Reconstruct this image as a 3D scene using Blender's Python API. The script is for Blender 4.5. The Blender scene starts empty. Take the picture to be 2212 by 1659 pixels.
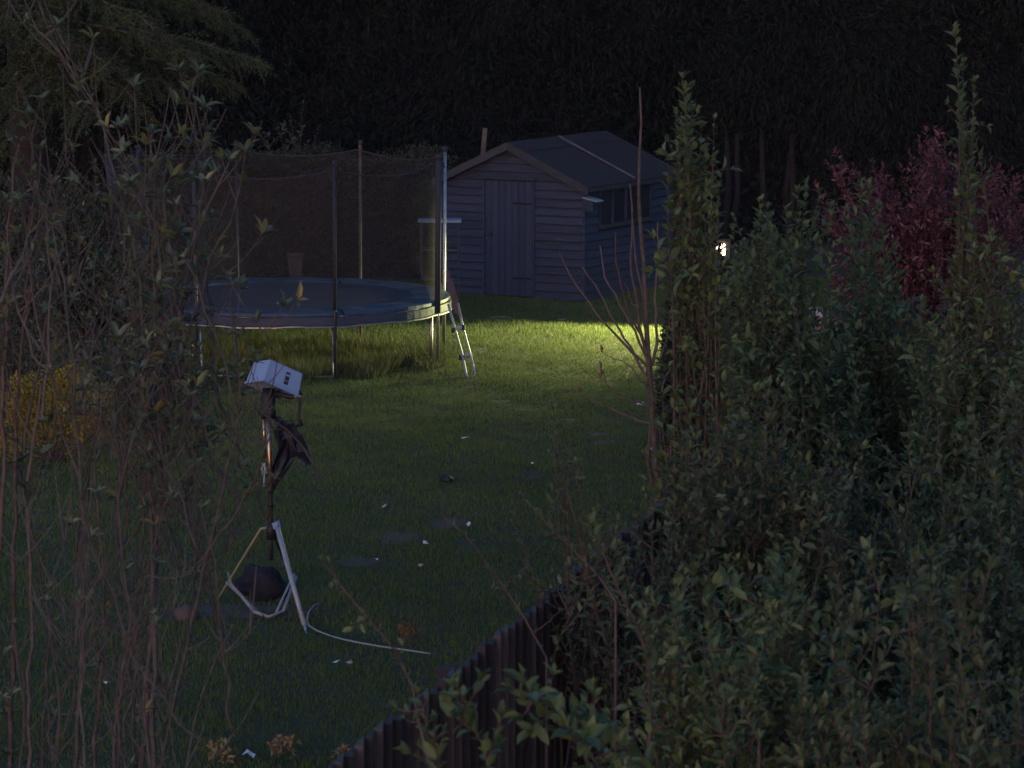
import bpy, math, random
import numpy as np
from mathutils import Vector, Matrix

random.seed(7)
RNG = np.random.default_rng(11)
R = math.radians
scene = bpy.context.scene
col = scene.collection

# ------------------------------------------------------------------ camera
CAM_H = 5.0; PITCH = R(7.85); FD = 7215.0            # eye height, tilt, focal length in 2212-wide units
cam_d = bpy.data.cameras.new('camera'); cam = bpy.data.objects.new('camera', cam_d); col.objects.link(cam)
cam.location = (0, 0, CAM_H); cam.rotation_euler = (R(90) - PITCH, 0, 0)
cam_d.sensor_width = 36; cam_d.lens = 36 * FD / 2212
cam_d.clip_start = 0.5; cam_d.clip_end = 600
cam_d.dof.use_dof = True; cam_d.dof.focus_distance = 30; cam_d.dof.aperture_fstop = 9
scene.camera = cam

# ------------------------------------------------------------------ sky, sun, exposure
world = bpy.data.worlds.new('World'); scene.world = world; world.use_nodes = True
wn = world.node_tree; bgn = wn.nodes['Background']
sky = wn.nodes.new('ShaderNodeTexSky'); sky.sky_type = 'NISHITA'; sky.sun_disc = False
SUN_EL = R(5); SUN_ROT = R(200)
sky.ozone_density = 4.0; sky.sun_elevation = SUN_EL; sky.sun_rotation = SUN_ROT
tint = wn.nodes.new('ShaderNodeMix'); tint.data_type = 'RGBA'; tint.blend_type = 'MULTIPLY'; tint.inputs[0].default_value = 1
tint.inputs[7].default_value = (1.62, 1.20, 1.14, 1)
wn.links.new(sky.outputs[0], tint.inputs[6]); wn.links.new(tint.outputs[2], bgn.inputs[0])
bgn.inputs[1].default_value = 0.145
sl = bpy.data.lights.new('sun', 'SUN'); sl.energy = 0.02; sl.angle = R(25); sl.color = (1, .9, .85)
so = bpy.data.objects.new('sun', sl); col.objects.link(so)
so.rotation_euler = (R(70), 0, R(-20))
scene.view_settings.view_transform = 'Standard'; scene.view_settings.look = 'None'
scene.view_settings.gamma = 1; scene.view_settings.use_curve_mapping = False
scene.view_settings.exposure = 1.12

LAMP_POWER = 950.0

# ------------------------------------------------------------------ placing
def ray(px, py):
    r = (px - 1106) / FD; u = -(py - 829.5) / FD
    return np.array([r, math.cos(PITCH) + u * math.sin(PITCH), -math.sin(PITCH) + u * math.cos(PITCH)])
def at(px, py, Y):
    d = ray(px, py); t = Y / d[1]
    return np.array([d[0] * t, Y, CAM_H + d[2] * t])
def ground(px, py, z=0.0):
    d = ray(px, py); t = (z - CAM_H) / d[2]
    return np.array([d[0] * t, d[1] * t, z])

# ------------------------------------------------------------------ materials
def srgb(c): return tuple(c) + (1,)
def newmat(name):
    m = bpy.data.materials.new(name); m.use_nodes = True
    return m, m.node_tree, m.node_tree.nodes['Principled BSDF']
def mat(name, c, c2=None, scale=6, rough=.7, metal=0, bump=0, bscale=None, stretch=None, spec=.4, coat=0):
    m, nt, b = newmat(name)
    b.inputs['Roughness'].default_value = rough; b.inputs['Metallic'].default_value = metal
    b.inputs['Specular IOR Level'].default_value = spec
    b.inputs['Coat Weight'].default_value = coat
    tc = nt.nodes.new('ShaderNodeTexCoord'); mp = nt.nodes.new('ShaderNodeMapping')
    nt.links.new(tc.outputs['Object'], mp.inputs[0])
    if stretch: mp.inputs['Scale'].default_value = stretch
    if c2 is None: c2 = tuple(x * .72 for x in c)
    n = nt.nodes.new('ShaderNodeTexNoise'); n.inputs['Scale'].default_value = scale; n.inputs['Detail'].default_value = 6; n.inputs['Roughness'].default_value = .65
    nt.links.new(mp.outputs[0], n.inputs['Vector'])
    oi = nt.nodes.new('ShaderNodeObjectInfo')
    ad = nt.nodes.new('ShaderNodeMath'); ad.operation = 'MULTIPLY_ADD'; va = .6 if name == 'fence_board' else .25; ad.inputs[1].default_value = va; ad.inputs[2].default_value = -va / 2
    nt.links.new(oi.outputs['Random'], ad.inputs[0])
    a2 = nt.nodes.new('ShaderNodeMath'); a2.operation = 'ADD'
    nt.links.new(n.outputs[0], a2.inputs[0]); nt.links.new(ad.outputs[0], a2.inputs[1])
    cr = nt.nodes.new('ShaderNodeValToRGB'); cr.color_ramp.elements[0].position = .36; cr.color_ramp.elements[1].position = .64
    cr.color_ramp.elements[0].color = srgb(c2); cr.color_ramp.elements[1].color = srgb(c)
    nt.links.new(a2.outputs[0], cr.inputs[0]); nt.links.new(cr.outputs[0], b.inputs['Base Color'])
    if bump:
        bn = nt.nodes.new('ShaderNodeBump'); bn.inputs['Strength'].default_value = bump; bn.inputs['Distance'].default_value = .02
        n2 = nt.nodes.new('ShaderNodeTexNoise'); n2.inputs['Scale'].default_value = bscale or scale * 4; n2.inputs['Detail'].default_value = 5
        nt.links.new(mp.outputs[0], n2.inputs['Vector']); nt.links.new(n2.outputs[0], bn.inputs['Height']); nt.links.new(bn.outputs[0], b.inputs['Normal'])
    return m
def leafmat(name, cols, rough=.5, trans=.25, spec=.35, nscale=.8, nvar=.35):
    """every leaf its own tone (random per leaf) drifting over the plant"""
    m, nt, b = newmat(name); N = nt.nodes; Lk = nt.links
    g = N.new('ShaderNodeNewGeometry'); oi = N.new('ShaderNodeObjectInfo')
    a = N.new('ShaderNodeMath'); a.operation = 'ADD'; fr = N.new('ShaderNodeMath'); fr.operation = 'FRACT'
    Lk.new(g.outputs['Random Per Island'], a.inputs[0]); Lk.new(oi.outputs['Random'], a.inputs[1]); Lk.new(a.outputs[0], fr.inputs[0])
    n = N.new('ShaderNodeTexNoise'); n.inputs['Scale'].default_value = nscale; n.inputs['Detail'].default_value = 3
    Lk.new(g.outputs['Position'], n.inputs['Vector'])
    mx = N.new('ShaderNodeMix'); mx.data_type = 'FLOAT'; mx.inputs[0].default_value = nvar
    Lk.new(fr.outputs[0], mx.inputs[2]); Lk.new(n.outputs[0], mx.inputs[3])
    cr = N.new('ShaderNodeValToRGB'); els = cr.color_ramp.elements
    while len(els) < len(cols): els.new(.5)
    for i, c in enumerate(cols):
        els[i].position = .1 + .8 * i / (len(cols) - 1); els[i].color = srgb(c)
    Lk.new(mx.outputs[0], cr.inputs[0]); Lk.new(cr.outputs[0], b.inputs['Base Color'])
    b.inputs['Roughness'].default_value = rough; b.inputs['Specular IOR Level'].default_value = spec
    if trans:
        t = N.new('ShaderNodeBsdfTranslucent'); Lk.new(cr.outputs[0], t.inputs[0])
        ms = N.new('ShaderNodeMixShader'); ms.inputs[0].default_value = trans
        Lk.new(b.outputs[0], ms.inputs[1]); Lk.new(t.outputs[0], ms.inputs[2]); Lk.new(ms.outputs[0], N['Material Output'].inputs[0])
    return m

M = {}
M['soil'] = mat('soil', (.05, .038, .028), (.022, .017, .013), 9, .95, bump=.6)
M['bare'] = mat('bare_earth', (.10, .068, .052), (.045, .034, .026), 14, .95, bump=.6)
M['shed'] = mat('shed_wood', (.034, .042, .082), (.021, .026, .052), 5, .75, bump=.5, bscale=18, stretch=(.6, 6, 6))
M['shed_door'] = mat('shed_door_wood', (.031, .040, .083), (.022, .029, .06), 5, .75, bump=.4, bscale=18, stretch=(6, 6, .6))
M['barge'] = mat('bargeboard_wood', (.046, .046, .058), (.028, .029, .038), 7, .8, bump=.3)
M['felt'] = mat('roof_felt', (.034, .029, .033), (.02, .018, .021), 10, .95, bump=.6, bscale=120)
M['batten'] = mat('pale_batten', (.15, .13, .13), (.09, .08, .08), 9, .8)
M['shade_in'] = mat('shade_panel', (.015, .015, .018), None, 5, .8)  # near-black panels: shade between the boards put into the colour
M['glass'] = mat('window_glass', (.03, .03, .035), (.02, .02, .024), 3, .12, spec=.6)
M['fence'] = mat('fence_board', (.10, .074, .07), (.038, .029, .03), 6, .85, bump=.6, bscale=25, stretch=(5, 5, .5))
M['post_wood'] = mat('post_wood', (.17, .13, .11), (.09, .07, .06), 8, .85, bump=.4)
M['sleeper'] = mat('sleeper_wood', (.2, .14, .13), (.1, .07, .065), 7, .85, bump=.4)
M['steel'] = mat('galvanised_steel', (.45, .45, .46), (.28, .28, .3), 12, .42, metal=.9)
M['pole'] = mat('painted_pole', (.07, .066, .07), (.04, .038, .042), 14, .5, metal=.3)
M['foam'] = mat('foam_sleeve', (.028, .028, .045), (.016, .016, .026), 12, .75)
M['foamblue'] = mat('blue_foam_sleeve', (.03, .032, .07), (.02, .02, .05), 12, .75)
M['pad'] = mat('blue_pad', (.042, .07, .12), (.02, .036, .066), 3, .5, bump=.4, bscale=9)
M['skirt'] = mat('pad_skirt', (.04, .05, .085), (.02, .025, .045), 3, .6, bump=.3, bscale=9)
M['jump'] = mat('jumping_mat', (.036, .038, .055), (.026, .028, .04), 5, .55)
M['white'] = mat('white_plastic', (.24, .33, .54), (.19, .27, .47), 5, .45)
M['whitepaint'] = mat('white_tube', (.30, .33, .38), (.2, .22, .26), 14, .35)
M['black'] = mat('black_plastic', (.018, .018, .024), (.01, .01, .014), 8, .6)
M['bag'] = mat('black_bag', (.02, .018, .03), (.01, .01, .018), 6, .5, bump=.7, bscale=10)
M['sack'] = mat('sack_cloth', (.016, .015, .026), (.008, .008, .014), 9, .95, bump=.9, bscale=14)
M['greyrim'] = mat('grey_strap', (.28, .26, .28), (.16, .15, .17), 12, .7)
M['brass'] = mat('brass_tube', (.5, .36, .25), (.3, .2, .15), 12, .3, metal=.9)
M['green_cane'] = mat('yellow_tube', (.30, .28, .16), (.2, .17, .1), 12, .4)
M['hose'] = mat('pale_hose', (.27, .31, .29), (.13, .16, .14), 12, .4)
M['bark'] = mat('bark_brown', (.12, .08, .075), (.055, .038, .036), 18, .85, bump=.5)
M['barklight'] = mat('bark_light', (.15, .10, .085), (.07, .048, .042), 18, .8, bump=.5)
M['barkred'] = mat('bark_red', (.022, .012, .011), (.012, .007, .006), 10, .9, bump=.8)
M['twig'] = mat('twig_pink', (.10, .085, .08), (.045, .038, .036), 20, .8)
M['bud'] = mat('brown_bud', (.2, .1, .06), (.12, .06, .04), 20, .7)
M['litter'] = mat('white_litter', (.7, .7, .72), (.5, .5, .52), 20, .6)
M['litterpink'] = mat('pink_litter', (.55, .35, .33), (.4, .24, .22), 20, .6)
M['stone'] = mat('brown_stone', (.10, .072, .065), (.08, .06, .058), 12, .9, bump=.6)
M['concrete'] = mat('pale_slab', (.38, .33, .37), (.26, .23, .26), 8, .9, bump=.3)
M['terracotta'] = mat('pink_basket', (.13, .085, .075), (.08, .055, .05), 12, .85)
M['tablewhite'] = mat('pale_tabletop', (.26, .3, .38), (.25, .28, .33), 6, .6)
M['backing'] = mat('foliage_backing', (.010, .011, .008), (.006, .006, .005), 3, 1, bump=.6)  # dark backing added so the sky does not shine through foliage

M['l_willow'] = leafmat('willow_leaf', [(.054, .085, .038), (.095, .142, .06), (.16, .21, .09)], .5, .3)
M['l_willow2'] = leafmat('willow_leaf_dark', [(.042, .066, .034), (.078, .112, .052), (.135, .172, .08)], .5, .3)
M['l_rhodo'] = leafmat('rhododendron_leaf', [(.06, .085, .045), (.10, .13, .07), (.15, .17, .10)], .35, .15, .5)
M['l_rhodoy'] = leafmat('yellowing_leaf', [(.10, .12, .05), (.16, .15, .06), (.22, .17, .06)], .4, .2, .4)
M['l_gold'] = leafmat('golden_leaf', [(.17, .13, .018), (.34, .23, .024), (.20, .20, .04)], .55, .25, nscale=3)
M['l_red'] = leafmat('red_leaf', [(.085, .028, .035), (.145, .050, .060), (.24, .10, .11)], .45, .25, nscale=2)
M['l_conifer'] = leafmat('conifer_frond', [(.025, .045, .018), (.05, .085, .03), (.085, .125, .038)], .7, .2, nscale=1.2)
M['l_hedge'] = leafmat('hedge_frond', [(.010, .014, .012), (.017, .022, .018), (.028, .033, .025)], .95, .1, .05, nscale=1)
M['l_lowhedge'] = leafmat('low_hedge_leaf', [(.036, .036, .022), (.06, .058, .034), (.08, .078, .044)], .7, .2, nscale=1)
M['l_laurel'] = leafmat('laurel_leaf', [(.03, .045, .03), (.05, .07, .045), (.085, .11, .06)], .4, .15, .5)
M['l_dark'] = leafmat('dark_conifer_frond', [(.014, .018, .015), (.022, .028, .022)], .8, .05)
M['l_orange'] = leafmat('orange_young_leaf', [(.22, .12, .05), (.34, .22, .11), (.28, .24, .12)], .5, .25)
M['l_rust'] = leafmat('rust_flower', [(.2, .07, .025), (.3, .11, .035)], .6, .25)
M['grass'] = leafmat('grass_blade', [(.078, .108, .032), (.112, .144, .042), (.168, .185, .065)], .7, .3, .12, nscale=.55, nvar=.55)
M['longgrass'] = leafmat('long_grass_blade', [(.07, .085, .03), (.10, .115, .04), (.15, .15, .06)], .6, .3, .3)

# net: dark thread with open holes
m, nt, b = newmat('safety_net'); b.inputs['Base Color'].default_value = (.03, .026, .03, 1); b.inputs['Roughness'].default_value = .9
tr = nt.nodes.new('ShaderNodeBsdfTransparent'); ms = nt.nodes.new('ShaderNodeMixShader'); ms.inputs[0].default_value = .25
nt.links.new(tr.outputs[0], ms.inputs[1]); nt.links.new(b.outputs[0], ms.inputs[2]); nt.links.new(ms.outputs[0], nt.nodes['Material Output'].inputs[0]); M['net'] = m
m, nt, b = newmat('lamp_glow'); b.inputs['Emission Color'].default_value = (1, .72, .42, 1); b.inputs['Emission Strength'].default_value = 14; M['glow'] = m

# lawn soil sheet
m = mat('lawn_soil', (.055, .06, .025), (.035, .035, .018), 3, .95, bump=.7, bscale=40); M['lawn'] = m

# ------------------------------------------------------------------ mesh helpers
def link(name, me, m, parent=None, local=False):
    o = bpy.data.objects.new(name, me); col.objects.link(o)
    if m is not None and not me.materials: me.materials.append(m)
    if parent is not None: o.parent = parent
    return o
def tag(o, label=None, cat=None, group=None, kind=None):
    if label: o['label'] = label
    if cat: o['category'] = cat
    if group: o['group'] = group
    if kind: o['kind'] = kind
    return o
def empty(name, loc, rz=0, label=None, cat=None, group=None):
    o = bpy.data.objects.new(name, None); col.objects.link(o); o.location = tuple(loc); o.rotation_euler = (0, 0, rz)
    o.empty_display_size = .1
    return tag(o, label, cat, group)
def origin(p):
    """world -> parent space shift (things with parts built in world space have no rotation)"""
    q = np.zeros(3)
    while p is not None:
        q += np.array(p.location); p = p.parent
    return q
class MB:
    def __init__(s): s.v = []; s.f = []
    def add(s, vs, fs):
        k = len(s.v); s.v += [tuple(map(float, x)) for x in vs]; s.f += [tuple(i + k for i in f) for f in fs]; return s
    def box(s, lo, hi):
        x0, y0, z0 = lo; x1, y1, z1 = hi
        return s.add([(x0, y0, z0), (x1, y0, z0), (x1, y1, z0), (x0, y1, z0), (x0, y0, z1), (x1, y0, z1), (x1, y1, z1), (x0, y1, z1)],
                     [(0, 3, 2, 1), (4, 5, 6, 7), (0, 1, 5, 4), (1, 2, 6, 5), (2, 3, 7, 6), (3, 0, 4, 7)])
    def tube(s, pts, r, n=6, cap=True):
        pts = [np.array(p, float) for p in pts]; k = len(pts)
        rr = r if hasattr(r, '__len__') else [r] * k
        vs = []; ref = np.array([.31, .22, .9])
        for i, p in enumerate(pts):
            t = pts[min(i + 1, k - 1)] - pts[max(i - 1, 0)]; t /= np.linalg.norm(t) + 1e-9
            a = np.cross(t, ref)
            if np.linalg.norm(a) < .1: a = np.cross(t, (1, 0, 0))
            a /= np.linalg.norm(a); b_ = np.cross(t, a)
            for j in range(n):
                q = 2 * math.pi * j / n; vs.append(p + rr[i] * (math.cos(q) * a + math.sin(q) * b_))
        fs = [(i * n + j, i * n + (j + 1) % n, (i + 1) * n + (j + 1) % n, (i + 1) * n + j) for i in range(k - 1) for j in range(n)]
        if cap: fs += [tuple(range(n))[::-1], tuple((k - 1) * n + j for j in range(n))]
        return s.add(vs, fs)
    def prism(s, poly, d0, d1, fn):
        """poly in 2-D, fn(u,v,d) -> point"""
        n = len(poly); vs = [fn(u, v, d0) for u, v in poly] + [fn(u, v, d1) for u, v in poly]
        return s.add(vs, [tuple(range(n))[::-1], tuple(range(n, 2 * n))] + [(i, (i + 1) % n, n + (i + 1) % n, n + i) for i in range(n)])
    def build(s, name, m, parent=None, local=False, smooth=False, bevel=0):
        v = np.array(s.v)
        if parent is not None and not local: v = v - origin(parent)
        me = bpy.data.meshes.new(name); me.from_pydata(v.tolist(), [], s.f); me.update()
        if smooth: me.polygons.foreach_set('use_smooth', [True] * len(me.polygons))
        o = link(name, me, m, parent)
        if bevel:
            md = o.modifiers.new('bevel', 'BEVEL'); md.width = bevel; md.segments = 2; md.limit_method = 'ANGLE'
        return o
def solo(mb, name, m, label, cat, group=None, base=None, **k):
    """a thing that is one mesh, its origin at its base"""
    v = np.array(mb.v); c = np.array(base) if base is not None else np.array([v[:, 0].mean(), v[:, 1].mean(), v[:, 2].min()])
    mb.v = [tuple(x) for x in (v - c)]
    o = mb.build(name, m, None, **k); o.location = tuple(c); return tag(o, label, cat, group)
def fast_mesh(name, V, F):
    me = bpy.data.meshes.new(name); k = F.shape[1]
    me.vertices.add(len(V)); me.vertices.foreach_set('co', V.astype(np.float32).ravel())
    me.loops.add(F.size); me.loops.foreach_set('vertex_index', F.astype(np.int32).ravel())
    me.polygons.add(len(F)); me.polygons.foreach_set('loop_start', np.arange(0, F.size, k, dtype=np.int32))
    me.update(calc_edges=True); return me
def unit(a): return a / (np.linalg.norm(a, axis=-1, keepdims=True) + 1e-9)

# leaf template: y along the leaf, x across, z up; pointed oval with folded midrib and drooping tip
LT = np.array([(0, 0, 0), (-.42, .33, .10), (0, .33, .0), (.42, .33, .10), (-.36, .68, .07), (0, .68, -.04), (.36, .68, .07), (0, 1, -.14)], float)
LF = np.array([(0, 2, 1), (0, 3, 2), (1, 2, 5), (1, 5, 4), (2, 3, 6), (2, 6, 5), (4, 5, 7), (5, 6, 7)])
LT2 = np.array([(0, 0, 0), (-.5, .45, .12), (.5, .45, .12), (0, 1, -.1)], float)
LF2 = np.array([(0, 2, 3), (0, 3, 1)])
def leaves_geo(P, A, N, L, W, full=True):
    T, F = (LT, LF) if full else (LT2, LF2)
    A = unit(A); S = unit(np.cross(A, N)); Z = np.cross(S, A)
    V = P[:, None, :] + (T[None, :, 0, None] * W[:, None, None]) * S[:, None, :] + (T[None, :, 1, None] * L[:, None, None]) * A[:, None, :] + (T[None, :, 2, None] * L[:, None, None]) * Z[:, None, :]
    FF = F[None] + (np.arange(len(P)) * len(T))[:, None, None]
    return V.reshape(-1, 3), FF.reshape(-1, 3)
class Leaves:
    def __init__(s): s.P = []; s.A = []; s.N = []; s.L = []; s.W = []
    def add(s, P, A, N, L, W):
        s.P.append(P); s.A.append(A); s.N.append(N); s.L.append(L); s.W.append(W)
    def cat(s):
        return [np.concatenate(x) for x in (s.P, s.A, s.N, s.L, s.W)]
    def count(s): return sum(len(x) for x in s.P)
    def build(s, name, m, parent, full=True, stuff=True):
        P, A, N, L, W = s.cat(); V, F = leaves_geo(P, A, N, L, W, full)
        o = link(name, fast_mesh(name, V - origin(parent), F), m, parent)
        if stuff: o['kind'] = 'stuff'
        return o
    def split(s, n_parts, m, parent, full=True):
        """the n largest-showing leaves (nearest the camera) one by one, the rest as stuff"""
        P, A, N, L, W = s.cat(); score = P[:, 1] - 8 * L + RNG.random(len(P)) * .8
        order = np.argsort(score); a = order[:n_parts]; b = order[n_parts:]
        A = unit(A); S = unit(np.cross(A, N)); Z = np.cross(S, A); og = origin(parent)
        key = 'leaf_' + m.name
        me = bpy.data.meshes.get(key)
        if me is None:
            me = fast_mesh(key, LT, LF); me.materials.append(m)
        for i in a:
            o = bpy.data.objects.new('leaf', me); col.objects.link(o); o.parent = parent
            mt = Matrix([[S[i][k] * W[i], A[i][k] * L[i], Z[i][k] * L[i], P[i][k] - og[k]] for k in range(3)] + [[0, 0, 0, 1]])
            o.matrix_local = mt
        if len(b):
            V, F = leaves_geo(P[b], A[b], N[b], L[b], W[b], full)
            o = link('foliage', fast_mesh('foliage', V - og, F), m, parent); o['kind'] = 'stuff'

def bez(p0, p1, p2, n):
    t = np.linspace(0, 1, n)[:, None]; return (1 - t) ** 2 * p0 + 2 * t * (1 - t) * p1 + t * t * p2
def resample(path, n, t0=0., t1=1.):
    path = np.asarray(path); d = np.r_[0, np.cumsum(np.linalg.norm(np.diff(path, axis=0), axis=1))]
    s = np.linspace(t0, t1, n) * d[-1]
    P = np.stack([np.interp(s, d, path[:, k]) for k in range(3)], 1)
    e = .02 * d[-1]
    Q = np.stack([np.interp(np.minimum(s + e, d[-1]), d, path[:, k]) for k in range(3)], 1) - np.stack([np.interp(np.maximum(s - e, 0), d, path[:, k]) for k in range(3)], 1)
    return P, unit(Q), d[-1]
def leafy(LV, path, spacing, L, W, t0=0., spread=.9, tip=4, up=.25, rng=RNG):
    P0 = np.asarray(path); length = np.linalg.norm(np.diff(P0, axis=0), axis=1).sum()
    f_ = rng.uniform(.72, 1.3); L = L * f_; W = W * f_ * rng.uniform(.85, 1.15)
    n = max(3, int(length * (1 - t0) / spacing))
    P, T, _ = resample(path, n, t0, 1.)
    if tip: P = np.r_[P, np.repeat(P[-1:], tip, 0)]; T = np.r_[T, np.repeat(T[-1:], tip, 0)]
    k = len(P); ang = np.arange(k) * 2.4 + rng.random() * 6 + rng.normal(0, .3, k)
    ref = unit(np.cross(T, np.array([.3, .2, .93]) + rng.normal(0, .05, (k, 3)))); b = np.cross(T, ref)
    out = np.cos(ang)[:, None] * ref + np.sin(ang)[:, None] * b
    sp = np.full(k, spread); sp[n:] = spread * .45
    A = unit(out * sp[:, None] + T * (1 - .4 * sp[:, None]) + np.array([0, 0, up]) + rng.normal(0, .16, (k, 3)))
    N = unit(T * .8 + np.array([0, 0, .7]) + rng.normal(0, .35, (k, 3)))
    tt = np.linspace(0, 1, k); sz = (1 - .45 * tt ** 3) * rng.uniform(.45, 1.2, k)
    LV.add(P, A, N, L * sz, W * sz)

def shrub(name, label, cat, base, tips, lm, bark, L=.055, W=.026, spacing=.022, leafy_from=.55, side=5, side_len=.28, stem_r=.008, group=None, parts=0, full=True, seed=1, spread=.9, bend=.3, base_j=None, npt=0):
    rng = np.random.default_rng(seed)
    t = empty(name, (base[0], base[1], base[2] if len(base) > 2 else 0), 0, label, cat, group)
    b0 = np.array(t.location); LV = Leaves(); st = MB(); tw = MB()
    for i, tp in enumerate(tips):
        sides, sln = (side, side_len) if i >= npt else (5, .16)
        tp = np.array(tp, float); bb = b0 + np.r_[rng.normal(0, .12 if base_j is None else base_j, 2), 0]
        mid = bb + (tp - bb) * np.array([bend, bend, .6]) + rng.normal(0, .06, 3)
        path = bez(bb, mid, tp, 9); path[2:-1] += rng.normal(0, .012, (6, 3))
        Ln = np.linalg.norm(tp - bb)
        st.tube(path, [stem_r * (1.25 - 1.15 * u) * (.45 + .22 * Ln) for u in np.linspace(0, 1, 9)], 5, False)
        leafy(LV, path, spacing * (1.5 if i < npt else 1), L, W, max(leafy_from, .60) if i < npt else leafy_from, spread, rng=rng)
        for s in range(sides):
            u = rng.uniform(max(.12, leafy_from - .12), .97)
            q, T, _ = resample(path, 2, u, 1.); q = q[0]; T = T[0]
            d = unit(T * .45 + rng.normal(0, .62, 3) + np.array([0, 0, .12])); ln = sln * rng.uniform(.5, 1.3) * (1.25 - .7 * u)
            pp = bez(q, q + d * ln * .5, q + d * ln + np.array([0, 0, ln * rng.uniform(-.25, .35)]), 5)
            tw.tube(pp, [stem_r * .4, stem_r * .35, stem_r * .3, stem_r * .22, stem_r * .15], 4, False)
            leafy(LV, pp, spacing, L * .9, W * .9, .1, spread, rng=rng)
    tag(st.build('stem', bark, t, smooth=True), kind='stuff')
    if tw.v: tag(tw.build('twig', bark, t, smooth=True), kind='stuff')
    if parts: LV.split(parts, lm, t, full)
    else: LV.build('foliage', lm, t, full)
    return t

# ------------------------------------------------------------------ ground
def sheet(name, x0, x1, y0, y1, z, m, n=1):
    mb = MB(); mb.add([(x0, y0, z), (x1, y0, z), (x1, y1, z), (x0, y1, z)], [(0, 1, 2, 3)])
    return tag(mb.build(name, m), kind='structure')
sheet('ground', -250, 250, -60, 500, 0, M['soil'])
FX = lambda y: .305 + (y - 16.4) * .257            # line of the fence
# lawn: a gently uneven sheet left of the fence line
def hgt(x, y): return .012 * np.sin(x * 1.7 + 1) * np.cos(y * .9) + .01 * np.sin(x * 3.1 + y * 2.3)
LX0, LX1, LY0, LY1 = -9., 9., 9., 52.
nx, ny = 90, 200
gx, gy = np.meshgrid(np.linspace(LX0, LX1, nx), np.linspace(LY0, LY1, ny))
V = np.stack([gx.ravel(), gy.ravel(), .03 + hgt(gx, gy).ravel()], 1)
idx = np.arange(nx * ny).reshape(ny, nx)
F = np.stack([idx[:-1, :-1].ravel(), idx[:-1, 1:].ravel(), idx[1:, 1:].ravel(), idx[1:, :-1].ravel()], 1)
cx = V[F].mean(1); keep = cx[:, 0] < np.where(cx[:, 1] < 31, FX(cx[:, 1]) + .1, 6.0)
lawn = link('lawn', fast_mesh('lawn', V, F[keep]), M['lawn']); tag(lawn, kind='structure')

# bare patches worn in the turf (disp x, y, half width m, half depth m)
PATCH = [(1020, 842, .12, .10), (1078, 874, .13, .12), (1130, 893, .15, .14), (1230, 915, .13, .14), (1292, 946, .13, .12), (1300, 962, .15, .14), (1142, 1035, .17, .26),
         (968, 1137, .2, .28), (862, 1172, .2, .36), (770, 1222, .2, .22), (470, 1330, .5, .3), (640, 1332, .25, .25), (925, 722, .14, .3), (1040, 762, .13, .24), (1010, 1180, .1, .2)]
PW = [(ground(a, b), c, d) for a, b, c, d in PATCH]
for g, a, b in PW:
    vs = [(g[0], g[1], .035 + float(hgt(g[0], g[1])))]; n = 16; rr = RNG.uniform(.7, 1.1, n)
    for j in range(n):
        q = 2 * math.pi * j / n; px_ = g[0] + a * rr[j] * math.cos(q); py_ = g[1] + b * rr[j] * math.sin(q); vs.append((px_, py_, .035 + float(hgt(px_, py_))))
    mb = MB(); mb.add(vs, [(0, 1 + j, 1 + (j + 1) % n) for j in range(n)])
    tag(mb.build('bare_soil', M['bare'], smooth=True), kind='structure')

TC = np.array([-2.58, 38.05]); TR = 1.85             # trampoline
def blades(name, n, region, h, w, m, dens=None, lean=.5):
    (x0, x1, y0, y1) = region
    x = RNG.uniform(x0, x1, n); y = RNG.uniform(y0, y1, n)
    ok = (x < np.where(y < 31, FX(y), 5.9)) & (np.abs(x) < y * .165 + .4)
    for g, a, b in PW: ok &= RNG.random(n) < np.clip(np.sqrt(((x - g[0]) / a) ** 2 + ((y - g[1]) / b) ** 2) + .35 * np.sin(x * 31 + y * 13) - .15, .12, 1)
    if dens is not None: ok &= dens(x, y)
    x = x[ok]; y = y[ok]; n = len(x)
    tuft = .6 + .8 * np.clip(np.sin(x * 5.1 + 1.3 * np.sin(y * 3.3)) * np.cos(y * 4.3 + np.sin(x * 7)) * .5 + .5 + RNG.normal(0, .25, n), 0, 1.3)
    hh = h * tuft * RNG.uniform(.6, 1.2, n)
    a = RNG.uniform(0, 2 * math.pi, n); l = RNG.uniform(.1, lean, n) * hh; la = RNG.uniform(0, 2 * math.pi, n)
    z = .028 + hgt(x, y)
    ww = w * RNG.uniform(.7, 1.3, n)
    V = np.zeros((n, 3, 3)); V[:, 0] = np.stack([x - ww * np.cos(a), y - ww * np.sin(a), z], 1)
    V[:, 1] = np.stack([x + ww * np.cos(a), y + ww * np.sin(a), z], 1)
    V[:, 2] = np.stack([x + l * np.cos(la), y + l * np.sin(la), z + hh], 1)
    F = np.arange(n * 3).reshape(n, 3)
    o = link(name, fast_mesh(name, V.reshape(-1, 3), F), m); return o
g1 = blades('lawn_grass', 1000000, (-7.5, 6, 17, 47), .036, .0042, M['grass'])
tag(g1, 'short mown grass covering the whole lawn', 'grass', kind='stuff')
under = lambda x, y: (((x - TC[0]) / 1.75) ** 2 + ((y - TC[1] + .1) / 1.6) ** 2 + .25 * np.sin(x * 9) < 1)
g2 = blades('long_grass', 60000, (-4.6, -.4, 36, 40.2), .15, .006, M['longgrass'], under, .9)
tag(g2, 'long uncut grass growing under the trampoline', 'grass', kind='stuff')
edge = lambda x, y: (np.abs(x - FX(y) + .25) < .25 * RNG.random(len(x)) ** .5)
g3 = blades('fence_grass', 160000, (-2, 5, 11, 31), .14, .004, M['longgrass'], edge, .9)
tag(g3, 'rough grass growing along the foot of the board fence', 'grass', kind='stuff')

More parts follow.
